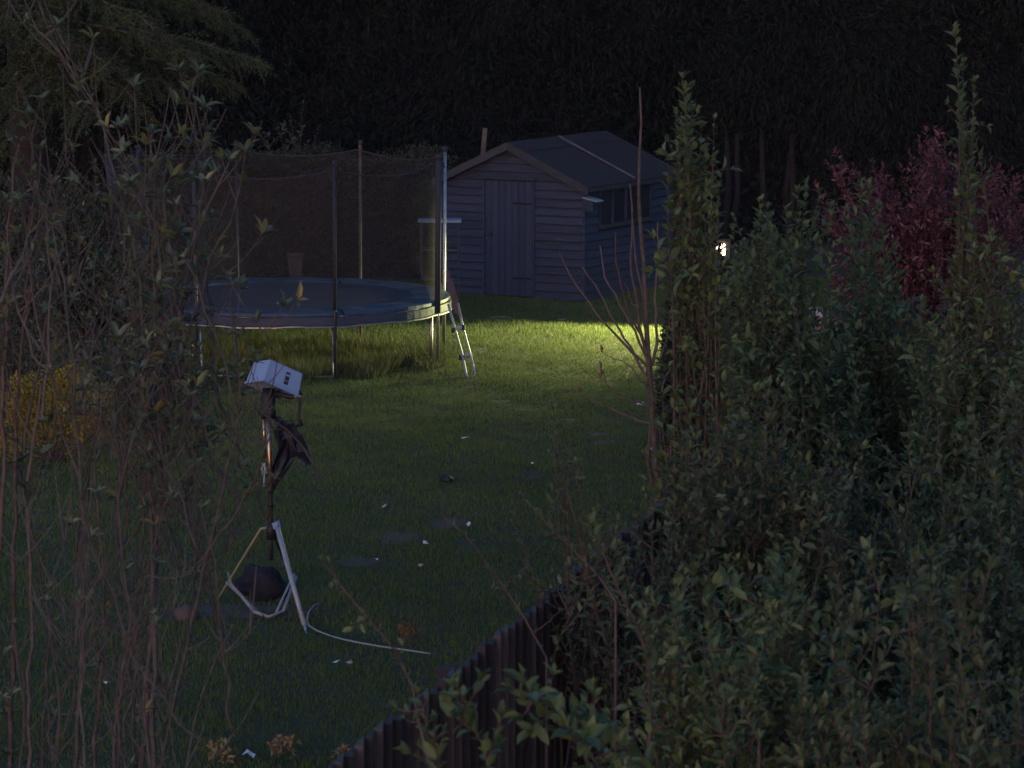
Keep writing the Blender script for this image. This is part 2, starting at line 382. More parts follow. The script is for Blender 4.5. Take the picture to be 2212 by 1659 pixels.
# ------------------------------------------------------------------ garden shed
TH = R(29)
A0 = at(1262, 655, 44.0); A0[2] = 0
shed = empty('garden_shed', (A0[0], A0[1], 0), -TH, 'weathered purple-grey timber shed with pitched felt roof standing behind the trampoline', 'shed')
SW, SL, EH, AH = 2.2, 2.6, 1.56, 2.06              # width, length, eaves, apex; local x to the left is -, y back
def gable(x): return EH + (AH - EH) * (1 - abs(x + SW / 2) / (SW / 2))
# wall panels behind the boards (closed box of thin panels)
mb = MB(); mb.prism([(-SW + .02, 0.04), (-.02, 0.04), (-.02, EH), (-SW / 2, AH - .02), (-SW + .02, EH)], .03, .05, lambda u, v, d: (u, d, v)); mb.build('gable_panel', M['shade_in'], shed, local=True)
mb = MB(); mb.prism([(-SW + .02, 0.04), (-.02, 0.04), (-.02, EH), (-SW / 2, AH - .02), (-SW + .02, EH)], SL - .05, SL - .03, lambda u, v, d: (u, d, v)); mb.build('gable_panel', M['shed'], shed, local=True)
mb = MB(); mb.box((-SW, .05, .04), (-SW + .02, SL - .05, EH)); mb.build('side_panel', M['shed'], shed, local=True)
WX0, WX1, WZ0, WZ1 = .42, 1.95, 1.02, 1.46          # window strip along the side wall (local y, z)
mb = MB(); mb.box((-.05, .05, .04), (-.03, SL - .05, WZ0 - .02)); mb.build('side_panel', M['shade_in'], shed, local=True)
mb = MB(); mb.box((-SW + .05, .06, .02), (-.06, SL - .06, .05)); mb.build('floor_panel', M['shade_in'], shed, local=True)
DX0, DX1, DZ1 = -1.50, -.78, 1.60                    # door
BH = .112
rows = int(AH / BH)
for k in range(rows + 1):
    z0 = .04 + k * BH; z1 = z0 + BH - .011  # slit left open so the dark panel reads as a shadow line
    def xspan(z):
        if z <= EH: return -SW, 0.
        f = (AH - z) / (AH - EH) * SW / 2
        return -SW / 2 - f, -SW / 2 + f
    a0, b0 = xspan(z0); a1, b1 = xspan(min(z1, AH))
    if z0 > AH - .04: break
    spans = [(a0, b0, a1, b1)]
    if z0 < DZ1 - .02: spans = [(a0, DX0 - .005, a1, DX0 - .005), (DX1 + .005, b0, DX1 + .005, b1)]
    for s in spans:
        j = random.uniform(-.004, .004)
        mb = MB()   # feather-edged board: thick lower lip, thin top
        mb.add([(s[0], -.012 + j, z0), (s[1], -.012 + j, z0), (s[1], .03, z0), (s[0], .03, z0), (s[2], .016, min(z1, AH)), (s[3], .016, min(z1, AH)), (s[3], .03, min(z1, AH)), (s[2], .03, min(z1, AH))],
               [(0, 3, 2, 1), (4, 5, 6, 7), (0, 1, 5, 4), (1, 2, 6, 5), (2, 3, 7, 6), (3, 0, 4, 7)])
        mb.build('board', M['shed'], shed, local=True)
for k in range(int(EH / BH)):
    z0 = .04 + k * BH; z1 = z0 + BH - .011
    spans = [(.0, SL)]
    if z1 > WZ0 and z0 < WZ1: spans = [(0., WX0 - .03), (WX1 + .03, SL)]
    if z0 > WZ1 - .02: spans = [(0., SL)]
    for a, b in spans:
        j = random.uniform(-.003, .003); mb = MB()
        mb.add([(.012 + j, a, z0), (.012 + j, b, z0), (-.03, b, z0), (-.03, a, z0), (-.016, a, z1), (-.016, b, z1), (-.03, b, z1), (-.03, a, z1)],
               [(0, 1, 2, 3), (7, 6, 5, 4), (0, 4, 5, 1), (1, 5, 6, 2), (2, 6, 7, 3), (3, 7, 4, 0)])
        mb.build('board', M['shed'], shed, local=True)
for x, y in ((.0, -.012), (-SW - .006, -.012), (0.0, SL - .04)):
    mb = MB(); mb.box((x - .03, y, .02), (x + .012, y + .045, EH - .02)); mb.build('corner_strip', M['shed'], shed, local=True)
# door with upright boards and ledges
door = MB(); door.box((DX0, .012, .05), (DX1, .028, DZ1)); door = door.build('door', M['shade_in'], shed, local=True)
nb = 7; bw = (DX1 - DX0) / nb
for k in range(nb):
    mb = MB(); mb.box((DX0 + k * bw + .003, -.012 + random.uniform(-.002, .002), .06), (DX0 + (k + 1) * bw - .003, .012, DZ1 - .01)); mb.build('door_board', M['shed_door'], door, local=True)
for z in (.3, 1.3):
    mb = MB(); mb.tube([(DX1 - .02, -.018, z), (DX1 - .28, -.018, z)], .012, 4); mb.build('hinge', M['black'], door, local=True)
mb = MB(); mb.box((DX0 + .04, -.03, .84), (DX0 + .10, -.013, .9)); mb.build('latch', M['black'], door, local=True)
mb = MB(); mb.box((DX0 - .12, -.028, DZ1 + .012), (DX1 + .06, -.006, DZ1 + .045)); mb.build('door_head', M['shed'], shed, local=True)
for x in (DX0 - .035, DX1 + .005):
    mb = MB(); mb.box((x, -.02, .05), (x + .03, -.008, DZ1)); mb.build('door_jamb', M['shed'], shed, local=True)
# window strip
mb = MB(); mb.box((-.02, WX0 - .03, WZ0 - .05), (.035, WX1 + .03, WZ0)); mb.build('window_sill', M['barge'], shed, local=True)
mb = MB(); mb.box((-.02, WX0 - .03, WZ1), (.02, WX1 + .03, WZ1 + .04)); mb.build('window_head', M['shed'], shed, local=True)
nw = 4; ww = (WX1 - WX0) / nw
for k in range(nw + 1):
    y = WX0 + k * ww; mb = MB(); mb.box((-.02, y - .022, WZ0), (.016, y + .022, WZ1)); mb.build('window_bar', M['shed_door'], shed, local=True)
for k in range(nw):
    y = WX0 + k * ww; mb = MB(); mb.box((-.012, y + .022, WZ0), (-.006, y + ww - .022, WZ1)); mb.build('window_pane', M['glass'], shed, local=True)
# roof: two felt slopes
OV = .12
for sgn in (1, -1):
    def rp(u, v, d, sgn=sgn):   # u along length, v down slope 0..1
        o_ = .1 if sgn > 0 else .03; x = -SW / 2 + sgn * v * (SW / 2 + o_); z = AH + .03 - v * (AH - EH) / (SW / 2) * (SW / 2 + o_) + d
        return (x, u, z)
    nseg = 12
    mb = MB(); vs = []; fs = []
    for i in range(nseg + 1):
        for j in range(7):
            u = -OV + (SL + 2 * OV) * i / nseg; v = j / 6
            vs.append(rp(u, v, .022 + random.uniform(-.006, .006)))
    for i in range(nseg):
        for j in range(6):
            a = i * 7 + j; q = (a, a + 1, a + 8, a + 7); fs.append(q if sgn < 0 else q[::-1])
    k = len(vs); vs += [rp(-OV, 0, 0), rp(-OV, 1, 0), rp(SL + OV, 1, 0), rp(SL + OV, 0, 0)]; fs.append((k, k + 1, k + 2, k + 3))
    mb.add(vs, fs)
    mb.add([rp(-OV, 0, 0), rp(-OV, 1, 0), rp(-OV, 1, .022), rp(-OV, 0, .022)], [(0, 1, 2, 3)]); mb.add([rp(-OV, 1, 0), rp(SL + OV, 1, 0), rp(SL + OV, 1, .022), rp(-OV, 1, .022)], [(0, 1, 2, 3)])
    roof = mb.build('roof', M['felt'], shed, local=True)
    # felt lap (upper strip) and battens
    mb = MB(); mb.add([rp(-OV - .005, 0, .034), rp(-OV - .005, .22, .034), rp(SL + OV, .22, .034), rp(SL + OV, 0, .034)], [(0, 1, 2, 3)]); mb.build('felt_lap', M['felt'], roof, local=True)
    for u in ((1.30,) if sgn > 0 else ()):
        mb = MB(); p = [rp(u - .02, .02, .035), rp(u + .02, .02, .035), rp(u + .02, .99, .035), rp(u - .02, .99, .035)]; q = [(a, b, c + .02) for a, b, c in p]
        mb.add(p + q, [(0, 1, 2, 3), (7, 6, 5, 4), (0, 4, 5, 1), (1, 5, 6, 2), (2, 6, 7, 3), (3, 7, 4, 0)]); mb.build('batten', M['batten'], roof, local=True)
    # bargeboard on the front gable
    mb = MB(); mb.prism([(0, -.075), (1.02, -.075), (1.02, .03), (0, .03)], -OV - .022, -OV - .002, lambda u, v, d: (rp(0, u, 0)[0], d, rp(0, u, 0)[2] + v)); mb.build('bargeboard', M['barge'], shed, local=True)
    mb = MB(); mb.prism([(0, -.075), (1.02, -.075), (1.02, .03), (0, .03)], SL + OV + .002, SL + OV + .022, lambda u, v, d: (rp(0, u, 0)[0], d, rp(0, u, 0)[2] + v)); mb.build('bargeboard', M['barge'], shed, local=True)
    mb = MB(); e = rp(0, 1, 0); s_ = sgn * .012; mb.box((min(e[0], e[0] + s_) + .001, -OV, e[2] - .05), (max(e[0], e[0] + s_) + .001, SL + OV, e[2] - .003)); mb.build('eaves_board', M['barge'], shed, local=True)
# nest box with a pale lid at the shed corner
cs, sn = math.cos(-TH), math.sin(-TH)
def S2W(x, y, z): return np.array([A0[0] + x * cs - y * sn, A0[1] + x * sn + y * cs, z])
nb0 = S2W(.07, .02, 1.24)
nest = empty('nest_box', tuple(nb0), -TH, 'small grey nest box with a pale sloping lid fixed at the corner of the shed', 'nest box')
mb = MB(); mb.add([(-.05, -.09, 0), (.09, -.09, 0), (.09, .06, 0), (-.05, .06, 0), (-.05, -.09, .17), (.09, -.09, .14), (.09, .06, .14), (-.05, .06, .17)], [(0, 3, 2, 1), (4, 5, 6, 7), (0, 1, 5, 4), (1, 2, 6, 5), (2, 3, 7, 6), (3, 0, 4, 7)]); mb.build('box_body', M['shed'], nest, local=True)
mb = MB(); mb.add([(-.06, -.11, .175), (.16, -.11, .13), (.16, .08, .13), (-.06, .08, .175), (-.06, -.11, .19), (.16, -.11, .145), (.16, .08, .145), (-.06, .08, .19)], [(0, 3, 2, 1), (4, 5, 6, 7), (0, 1, 5, 4), (1, 2, 6, 5), (2, 3, 7, 6), (3, 0, 4, 7)]); mb.build('box_lid', M['tablewhite'], nest, local=True)
# post behind the shed
p0 = at(1042, 345, 46.9); p1 = at(1048, 277, 46.9)
mb = MB(); d = (p1 - p0) / (p1[2] - p0[2]); g = p0 - d * p0[2]; mb.tube([g, p1], .045, 4); solo(mb, 'wooden_post', M['post_wood'], 'square wooden post sticking up behind the left slope of the shed roof', 'post', base=g)

# ------------------------------------------------------------------ plant staging shelf by the shed
tb = ground(950, 672); TX, TY = tb[0], 43.2
TX = at(950, 475, TY)[0]
stg = empty('plant_shelf', (TX, TY, 0), 0, 'tall open shelf unit with a pale top between trampoline and shed', 'shelf')
for i, (z, w) in enumerate(((1.17, .56), (.80, .5), (.42, .5))):
    mb = MB(); mb.box((-w / 2, -.17, z), (w / 2, .17, z + .028)); mb.build('shelf_board', M['tablewhite'] if i == 0 else M['pole'], stg, local=True, bevel=.006)
for x in (-.24, .24):
    for y in (-.15, .15):
        mb = MB(); mb.tube([(x, y, .02), (x, y, 1.17)], .011, 5); mb.build('leg', M['pole'], stg, local=True)

# ------------------------------------------------------------------ trampoline
FH = .78
tramp = empty('trampoline', (TC[0], TC[1], 0), 0, 'large round trampoline with dark safety net and blue spring pad on the lawn', 'trampoline')
PH = 2.42
ANG = [-22, 18, 66, 112, 154, 197, 242, 290]
def rp2(a, r, z): return (TC[0] + r * math.cos(R(a)), TC[1] + r * math.sin(R(a)), z)
def ring(r0, r1, z0, z1, m, name, parent, seg=96, wob=0.):
    mb = MB(); vs = []
    for j in range(seg):
        a = 360 * j / seg; w = wob * math.sin(a * .21) + wob * .6 * math.sin(a * .53)
        vs += [rp2(a, r0, z1 + w), rp2(a, r1, z1 - .01 + w), rp2(a, r1, z0 + w), rp2(a, r0, z0 + w)]
    fs = []
    for j in range(seg):
        k = (j + 1) % seg
        for q in range(4): fs.append((j * 4 + q, j * 4 + (q + 1) % 4, k * 4 + (q + 1) % 4, k * 4 + q))
    mb.add(vs, fs); return mb.build(name, m, parent, smooth=False)
# frame tube, spring pad, skirt, mat
mb = MB(); mb.tube([rp2(a, TR - .03, FH - .05) for a in range(0, 361, 5)], .022, 8, False); mb.build('frame', M['steel'], tramp, smooth=True)
# eight pad segments
for k in range(8):
    a0 = ANG[0] + k * 45; mb = MB(); n = 10; vs = []
    for j in range(n + 1):
        a = a0 + .5 + 44 * j / n; w = .006 * math.sin(j * 1.3 + k)
        vs += [rp2(a, 1.44, FH - .01), rp2(a, 1.46, FH + .012 + w), rp2(a, 1.80, FH + .018 + w), rp2(a, 1.87, FH + .004), rp2(a, 1.87, FH - .03), rp2(a, 1.8, FH - .02)]
    fs = [(j * 6 + q, j * 6 + (q + 1) % 6, (j + 1) * 6 + (q + 1) % 6, (j + 1) * 6 + q) for j in range(n) for q in range(6)] + [tuple(range(6)), tuple(n * 6 + q for q in range(6))[::-1]]
    mb.add(vs, fs); mb.build('spring_pad', M['pad'], tramp)
ring(1.865, 1.885, FH - .13, FH - .035, M['skirt'], 'skirt', tramp, wob=.006)
ring(1.872, 1.892, FH - .155, FH - .131, M['steel'], 'skirt_hem', tramp, wob=.006)
mb = MB(); n = 64; vs = [(TC[0], TC[1], FH - .02)] + [rp2(360 * j / n, 1.5, FH - .004) for j in range(n)]; mb.add(vs, [(0, 1 + j, 1 + (j + 1) % n) for j in range(n)]); mb.build('jumping_mat', M['jump'], tramp)
mb = MB()
for j in range(96): mb.tube([rp2(360 * j / 96, 1.48, FH - .02), rp2(360 * j / 96, 1.82, FH - .05)], .007, 4, False)
o = tag(mb.build('spring', M['steel'], tramp), kind='stuff')
mb = MB()
for j in range(160):        # loose threads / net hem hanging below the skirt
    a = 360 * j / 160; mb.tube([rp2(a, 1.84, FH - .1), rp2(a + .6, 1.83, FH - .15 - .06 * random.random())], .006, 3, False)
tag(mb.build('net_fringe', M['foam'], tramp), kind='stuff')
lean = {197: .16, 154: .10}
for i, a in enumerate(ANG):
    rr = TR + .03; top = rr + lean.get(a, .02); c = rp2(a, rr, 0)
    thick = {-22: .036, 197: .045, 154: .03, 18: .03, 290: .022, 112: .017, 242: .017}.get(a, .024)
    mb = MB(); mb.tube([rp2(a, rr, .04), rp2(a, rr, FH), rp2(a, top, PH)], .019, 8); pole = mb.build('pole', M['steel'] if i in (0, 1) else M['pole'], tramp, smooth=True)
    if a in (66, 18):
        pole.data.materials.clear(); pole.data.materials.append(M['post_wood'] if a == 66 else M['steel'])
    else:
        sm = M['foamblue'] if a in (197, 154) else M['foam']
        z0 = FH + .03 if a != -22 else FH - .12
        mb = MB(); mb.tube([rp2(a, rr + (top - rr) * (z0 - FH) / (PH - FH), z0), rp2(a, (rr + top) / 2, (FH + PH) / 2), rp2(a, top - .003, PH - .02)], [thick, thick * .95, thick], 10); mb.build('foam_sleeve', sm, pole, smooth=True)
    mb = MB(); mb.tube([rp2(a, top, PH - .03), rp2(a, top, PH + .025)], thick * 1.1, 8); mb.build('pole_cap', M['foam'], pole, smooth=True)
# W-shaped legs: inner leg tubes and ground bars between pole pairs
for a, b_ in ((-22, 18), (66, 112), (154, 197), (242, 290)):
    mb = MB(); mb.tube([rp2(a, TR - .05, FH - .06), rp2(a, TR - .05, .07), rp2((a + b_) / 2, TR - .12, .06), rp2(b_, TR - .05, .07), rp2(b_, TR - .05, FH - .06)], .019, 7); mb.build('leg', M['steel'], tramp, smooth=True)
# net wall
mb = MB(); vs = []; seg = 8 * 16; rowsn = 12
angs = sorted([(a + 360) % 360 for a in ANG]); angs.append(angs[0] + 360)
col_a = []
for k in range(8):
    for j in range(16): col_a.append((angs[k] + (angs[k + 1] - angs[k]) * j / 16, j / 16))
for (a, fr_) in col_a:
    sag = 4 * fr_ * (1 - fr_)
    for r_ in range(rowsn + 1):
        t = r_ / rowsn; z = FH + .02 + t * (PH - .10 - FH - .09 * sag); pinch = (.10 * sag) * (math.sin(t * math.pi)) ** .5 + .01 * sag
        ln = .12 * t if 140 < a < 215 else .0
        vs.append(rp2(a, TR - .03 - pinch + ln, z))
fs = []
for j in range(seg):
    k = (j + 1) % seg
    for r_ in range(rowsn): fs.append((j * (rowsn + 1) + r_, k * (rowsn + 1) + r_, k * (rowsn + 1) + r_ + 1, j * (rowsn + 1) + r_ + 1))
mb.add(vs, fs); net = mb.build('net', M['net'], tramp, smooth=True)
mb = MB(); mb.tube([vs[j * (rowsn + 1) + rowsn] for j in range(seg)] + [vs[rowsn]], .009, 5, False); mb.build('net_cord', M['foam'], net)
# loose net flap over the ladder
mb = MB(); a0 = rp2(-22, TR + .04, 1.15); pts = [a0, rp2(-21, TR + .08, FH), rp2(-20, TR + .12, .72)]
p_ = [at(963, 570, 37.2), at(966, 620, 37.2), at(969, 665, 37.2)]; q_ = [at(966, 575, 37.1), at(984, 625, 37.0), at(1001, 690, 36.9)]
mb.add(p_ + q_, [(0, 1, 4, 3), (1, 2, 5, 4)]); m2 = M['net'].copy(); m2.name = 'net_flap_lit'
m2.node_tree.nodes['Principled BSDF'].inputs['Base Color'].default_value = (.16, .11, .13, 1); m2.node_tree.nodes['Mix Shader'].inputs[0].default_value = .5  # net copy made paler and pinker: lamp light put into the colour
mb.build('net_flap', m2, tramp)
# ladder hooked on the frame
lad0 = ground(1014, 822)
ladder = empty('ladder', tuple(lad0), 0, 'narrow two-rung metal ladder leaning on the right side of the trampoline', 'ladder')
LD = 37.05; LE = lad0[1]
La = [at(968, 657, LD), at(984, 715, LD - .1), at(1000, 770, LD - .15), at(1007, 808, LE), at(1014, 820, LE)]
Lb = [at(989, 655, LD), at(1000, 708, LD - .1), at(1016, 765, LD - .15), at(1026, 805, LE), at(1022, 818, LE), at(1014, 820, LE)]
mb = MB(); mb.tube(La, .014, 7); mb.build('rail', M['whitepaint'], ladder, smooth=True)
mb = MB(); mb.tube(Lb, .014, 7); mb.build('rail', M['whitepaint'], ladder, smooth=True)
for (x0, y0, x1, y1) in ((980, 712, 1001, 706), (996, 771, 1017, 765)):
    mb = MB(); a = at(x0, y0, LD - .12); b_ = at(x1, y1, LD - .12); mb.tube([a, b_], .022, 6); rg = mb.build('rung', M['whitepaint'], ladder)
    for p in (a, b_):
        mb = MB(); mb.tube([p + np.array([0, 0, -.035]), p + np.array([0, 0, .02])], .026, 6); mb.build('clamp', M['black'], rg)

# ------------------------------------------------------------------ tripod with tilted white tub
TD = 24.0
def tp(x, y, dy=0): return at(x, y, TD + dy)
tb = tp(582, 1335); tb[2] = 0
tri = empty('tripod_stand', tuple(tb), 0, 'tall tripod stand with brass-coloured mast and one white leg on the lawn', 'tripod')
mb = MB(); mb.tube([tp(585, 1145), tp(583, 1000), tp(578, 893)], [.016, .018, .02], 8); mast = mb.build('mast', M['brass'], tri, smooth=True)
mb = MB(); mb.tube([tp(571, 990, .03), tp(570, 893, .03)], .012, 7); mb.build('side_tube', M['brass'], mast, smooth=True)
for y in (1055, 1085): mb = MB(); mb.tube([tp(584, y), tp(584, y + 9)], .024, 8); mb.build('collar', M['black'], mast, smooth=True)
mb = MB(); mb.tube([tp(586, 1210), tp(585, 1140)], .014, 7); mb.build('lower_tube', M['black'], tri, smooth=True)
mb = MB(); mb.tube([tp(577, 898), tp(577, 885), tp(578, 880), tp(579, 862), tp(580, 840)], [.062, .07, .055, .058, .045], 10); mb.build('tripod_head', M['black'], tri, smooth=True)
mb = MB(); mb.tube([tp(566, 900), tp(596, 897)], .022, 8); mb.build('head_knob', M['black'], tri, smooth=True)
mb = MB(); mb.tube([tp(640, 845), tp(648, 870), tp(646, 905), tp(652, 920)], [.016, .012, .012, .02], 7); mb.build('pan_handle', M['black'], tri, smooth=True)
mb = MB(); mb.tube([tp(596, 850), tp(628, 858), tp(650, 845)], [.02, .018, .03], 7); mb.build('arm', M['black'], tri, smooth=True)
hub = [tp(586, 1148)]
mb = MB(); mb.tube([tp(586, 1165), tp(586, 1128)], .038, 8); mb.build('hub', M['black'], tri, smooth=True)
mb = MB(); mb.tube([at(597, 1132, 23.9), at(625, 1235, 23.6), at(658, 1352, 23.33)], .0185, 8); lg = mb.build('leg', M['whitepaint'], tri, smooth=True); lg['label'] = 'thick white leg with red and blue bands'
g = ground(666, 1383); mb = MB(); mb.tube([at(658, 1352, 23.33), g], [.012, .006], 6); mb.build('foot', M['steel'], lg)
mb = MB(); mb.tube([at(595, 1128, 23.9), at(599, 1140, 23.9)], .03, 8); mb.build('collar', M['white'], lg)
for (y, mm, nm) in ((1206, mat('red_band', (.35, .06, .07)), 'band'), (1212, mat('blue_band', (.07, .1, .3)), 'band')):
    xx = 597 + (y - 1132) * .2745; mb = MB(); dd = 23.9 - (y - 1132) * .00262; mb.tube([at(xx, y, dd), at(xx + 1.3, y + 4.5, dd - .01)], .0225, 8, False); mb.build(nm, mm, lg)
g = ground(465, 1303); mb = MB(); mb.tube([tp(584, 1138), tp(564, 1142), at(515, 1222, 24.3), g], .010, 6); mb.build('leg', M['green_cane'], tri, smooth=True)
g = ground(636, 1262); mb = MB(); mb.tube([tp(588, 1150, .05), g], .009, 6); mb.build('leg', M['black'], tri, smooth=True)
mb = MB(); mb.tube([at(490, 1258, 24.25), at(520, 1285, 24.1), ground(550, 1322, .07), ground(580, 1333, .05), ground(612, 1320, .08), at(640, 1245, 23.9)], .013, 7); mb.build('brace_strap', M['greyrim'], tri, smooth=True)
mb = MB(); mb.tube([at(636, 1240, 24.1), at(612, 1290, 24.0), ground(596, 1326, .06)], .010, 6); mb.build('brace_strap', M['whitepaint'], tri, smooth=True)
mb = MB(); mb.tube([at(492, 1235, 24.2), at(500, 1262, 24.15), at(535, 1300, 24.0), ground(566, 1330, .06)], .008, 6); mb.build('brace_strap', M['greyrim'], tri, smooth=True)

# white tub, upside down, tilted on the head
tc = at(594, 818, TD)
tub = empty('storage_tub', tuple(tc), 0, 'white plastic tub with a small dark label tilted upside down on top of the tripod', 'storage tub')
rot = Matrix.Rotation(R(-13), 3, 'X') @ Matrix.Rotation(R(36), 3, 'Z') @ Matrix.Rotation(R(18), 3, 'Y')
def TB(x, y, z): return tuple(rot @ Vector((x, y, z)))
HX, HY, HZ = .155, .125, .085
def box_t(lo, hi, taper=0., name='tub_body', m=M['white'], parent=tub, bevel=.006):
    x0, y0, z0 = lo; x1, y1, z1 = hi; t = taper
    vs = [(x0, y0, z0), (x1, y0, z0), (x1, y1, z0), (x0, y1, z0), (x0 + t, y0 + t, z1), (x1 - t, y0 + t, z1), (x1 - t, y1 - t, z1), (x0 + t, y1 - t, z1)]
    mb = MB(); mb.add([TB(*v) for v in vs], [(0, 3, 2, 1), (4, 5, 6, 7), (0, 1, 5, 4), (1, 2, 6, 5), (2, 3, 7, 6), (3, 0, 4, 7)])
    return mb.build(name, m, parent, local=True, bevel=bevel)
def shell():
    # hollow: outer wall, roof, inner wall
    t = .012; o = [(-HX, -HY), (HX, -HY), (HX, HY), (-HX, HY)]; tp_ = [(a * .93, b_ * .93) for a, b_ in o]; i = [(a * .95, b_ * .95) for a, b_ in o]; it = [(a * .88, b_ * .88) for a, b_ in o]
    vs = [(a, b_, -HZ) for a, b_ in o] + [(a, b_, HZ) for a, b_ in tp_] + [(a, b_, -HZ) for a, b_ in i] + [(a, b_, HZ - .01) for a, b_ in it]
    fs = [(4, 5, 6, 7), (11, 10, 9, 8)] 
    for k in range(4):
        j = (k + 1) % 4; fs += [(k, j, 4 + j, 4 + k), (k, 8 + k, 8 + j, j), (8 + k, 12 + k, 12 + j, 8 + j)]
    fs = [f for f in fs if f != (11, 10, 9, 8)] + [(15, 14, 13, 12)]
    mb = MB(); mb.add([TB(*v) for v in vs], fs); return mb.build('tub_body', M['white'], tub, local=True, bevel=.004)
shell()
for (lo, hi) in (((-HX - .012, -HY - .012, -HZ - .006), (HX + .012, -HY + .001, -HZ + .008)), ((-HX - .012, HY - .001, -HZ - .006), (HX + .012, HY + .012, -HZ + .008)),
                 ((-HX - .012, -HY + .002, -HZ - .006), (-HX + .001, HY - .002, -HZ + .008)), ((HX - .001, -HY + .002, -HZ - .006), (HX + .012, HY - .002, -HZ + .008))):
    box_t(lo, hi, 0, 'rim', bevel=.002)
# labels printed on the long side
def lab(y0, y1, z0, z1, m, nm='label'):
    mb = MB(); mb.add([TB(HX - .002 + .004 - (z + HZ) / (2 * HZ) * .07 * HX, y, z) for y, z in ((y0, z0), (y1, z0), (y1, z1), (y0, z1))], [(0, 1, 2, 3)]); mb.build(nm, m, tub, local=True)
def labf(x0, x1, z0, z1, m, nm='label', off=.002):
    mb = MB(); mb.add([TB(x, -HY - off + (z + HZ) / (2 * HZ) * .07 * HY, z) for x, z in ((x0, z0), (x1, z0), (x1, z1), (x0, z1))], [(0, 1, 2, 3)]); mb.build(nm, m, tub, local=True)
labf(.01, .045, -.045, .05, M['black']); labf(.014, .041, .018, .034, M['white'], 'label_print', .003); labf(.014, .041, -.02, -.012, M['greyrim'], 'label_print', .003)
# dark bag hanging from the head
bagp = [tp(598, 905, -.05), tp(612, 935, -.06), tp(622, 960, -.06), tp(612, 1000, -.05), tp(596, 1040, -.04)]
bag = MB()
def cloth(pts_l, pts_r, d):
    vs = []; n = len(pts_l)
    for l, r_ in zip(pts_l, pts_r):
        for k in range(6):
            t = k / 5; p = at(l[0] + (r_[0] - l[0]) * t, l[1] + (r_[1] - l[1]) * t, TD + d + .035 * math.sin(t * 9 + l[1] * .05)); vs.append(p)
    fs = [(i * 6 + k, i * 6 + k + 1, (i + 1) * 6 + k + 1, (i + 1) * 6 + k) for i in range(n - 1) for k in range(5)]
    m_ = MB(); m_.add(vs, fs); o = m_.build('cloth_tmp', M['bag']); md = o.modifiers.new('s', 'SOLIDIFY'); md.thickness = .03; return o
bg0 = tp(600, 905, .02)
hb = empty('hanging_bag', tuple(bg0), 0, 'black cloth bag hanging from the tripod mast with one flap sticking out', 'bag')
o = cloth([(590, 900), (596, 930), (600, 965), (588, 1000), (582, 1040), (584, 1058)], [(606, 900), (632, 925), (646, 950), (636, 985), (618, 1022), (596, 1050)], .05); o.name = 'bag_body'; o.parent = hb; o.location = tuple(-bg0)
o = cloth([(612, 918), (622, 945), (634, 975), (658, 1010)], [(634, 912), (648, 940), (660, 975), (667, 1000)], .02); o.name = 'bag_flap'; o.parent = hb; o.location = tuple(-bg0)
mb = MB(); mb.tube([tp(651, 908, .02), tp(636, 926, .02), tp(610, 950, .02)], .008, 5); mb.build('bag_strap', M['bag'], hb)
# pale cable loops taped to the mast
mb = MB(); mb.tube([tp(566, 1000, -.06), tp(573, 1010, -.06), tp(576, 1020, -.06), tp(568, 1026, -.06), tp(565, 1012, -.06), tp(572, 1000, -.06), tp(570, 1050, -.06)], .006, 5); solo(mb, 'coiled_cable', M['whitepaint'], 'short loop of pale cable taped beside the tripod mast', 'cable')
# dark sack between the legs
sk = ground(572, 1306)
def lump(name, c, rx, ry, rz, m, label, cat, seed=0, sharp=1., sub=3, rough=.16, group=None):
    import bmesh
    bm = bmesh.new(); bmesh.ops.create_icosphere(bm, subdivisions=sub, radius=1); rg = np.random.default_rng(seed); ph = rg.random(6) * 6
    for v in bm.verts:
        x, y, z = v.co; f = 1 + rough * (math.sin(3 * x + ph[0]) * math.cos(2.5 * y + ph[1]) + .6 * math.sin(6 * z + 4 * x + ph[2]) + .4 * math.sin(9 * y + ph[3]))
        v.co = Vector((x * rx * f, y * ry * f, max(-.35, z) * rz * f + .35 * rz))
    me = bpy.data.meshes.new(name); bm.to_mesh(me); bm.free(); me.materials.append(m)
    if sub > 1: me.polygons.foreach_set('use_smooth', [True] * len(me.polygons))
    o = bpy.data.objects.new(name, me); col.objects.link(o); o.location = tuple(c); return tag(o, label, cat, group)
o = lump('dark_sack', (sk[0] - .02, sk[1] + .1, .04), .18, .15, .17, M['sack'], 'black crumpled sack resting on the grass between the tripod legs', 'sack', 3, rough=.28)
# pale hose
hp = [(692, 1303), (678, 1308), (667, 1322), (663, 1340), (668, 1352), (684, 1362), (715, 1374), (745, 1382), (780, 1389), (820, 1396), (870, 1403), (930, 1412)]
mb = MB(); mb.tube([ground(a, b_, .052) for a, b_ in hp], .0065, 6); solo(mb, 'garden_hose', M['hose'], 'thin pale hose curling round the white tripod leg and across the grass', 'hose', smooth=True)

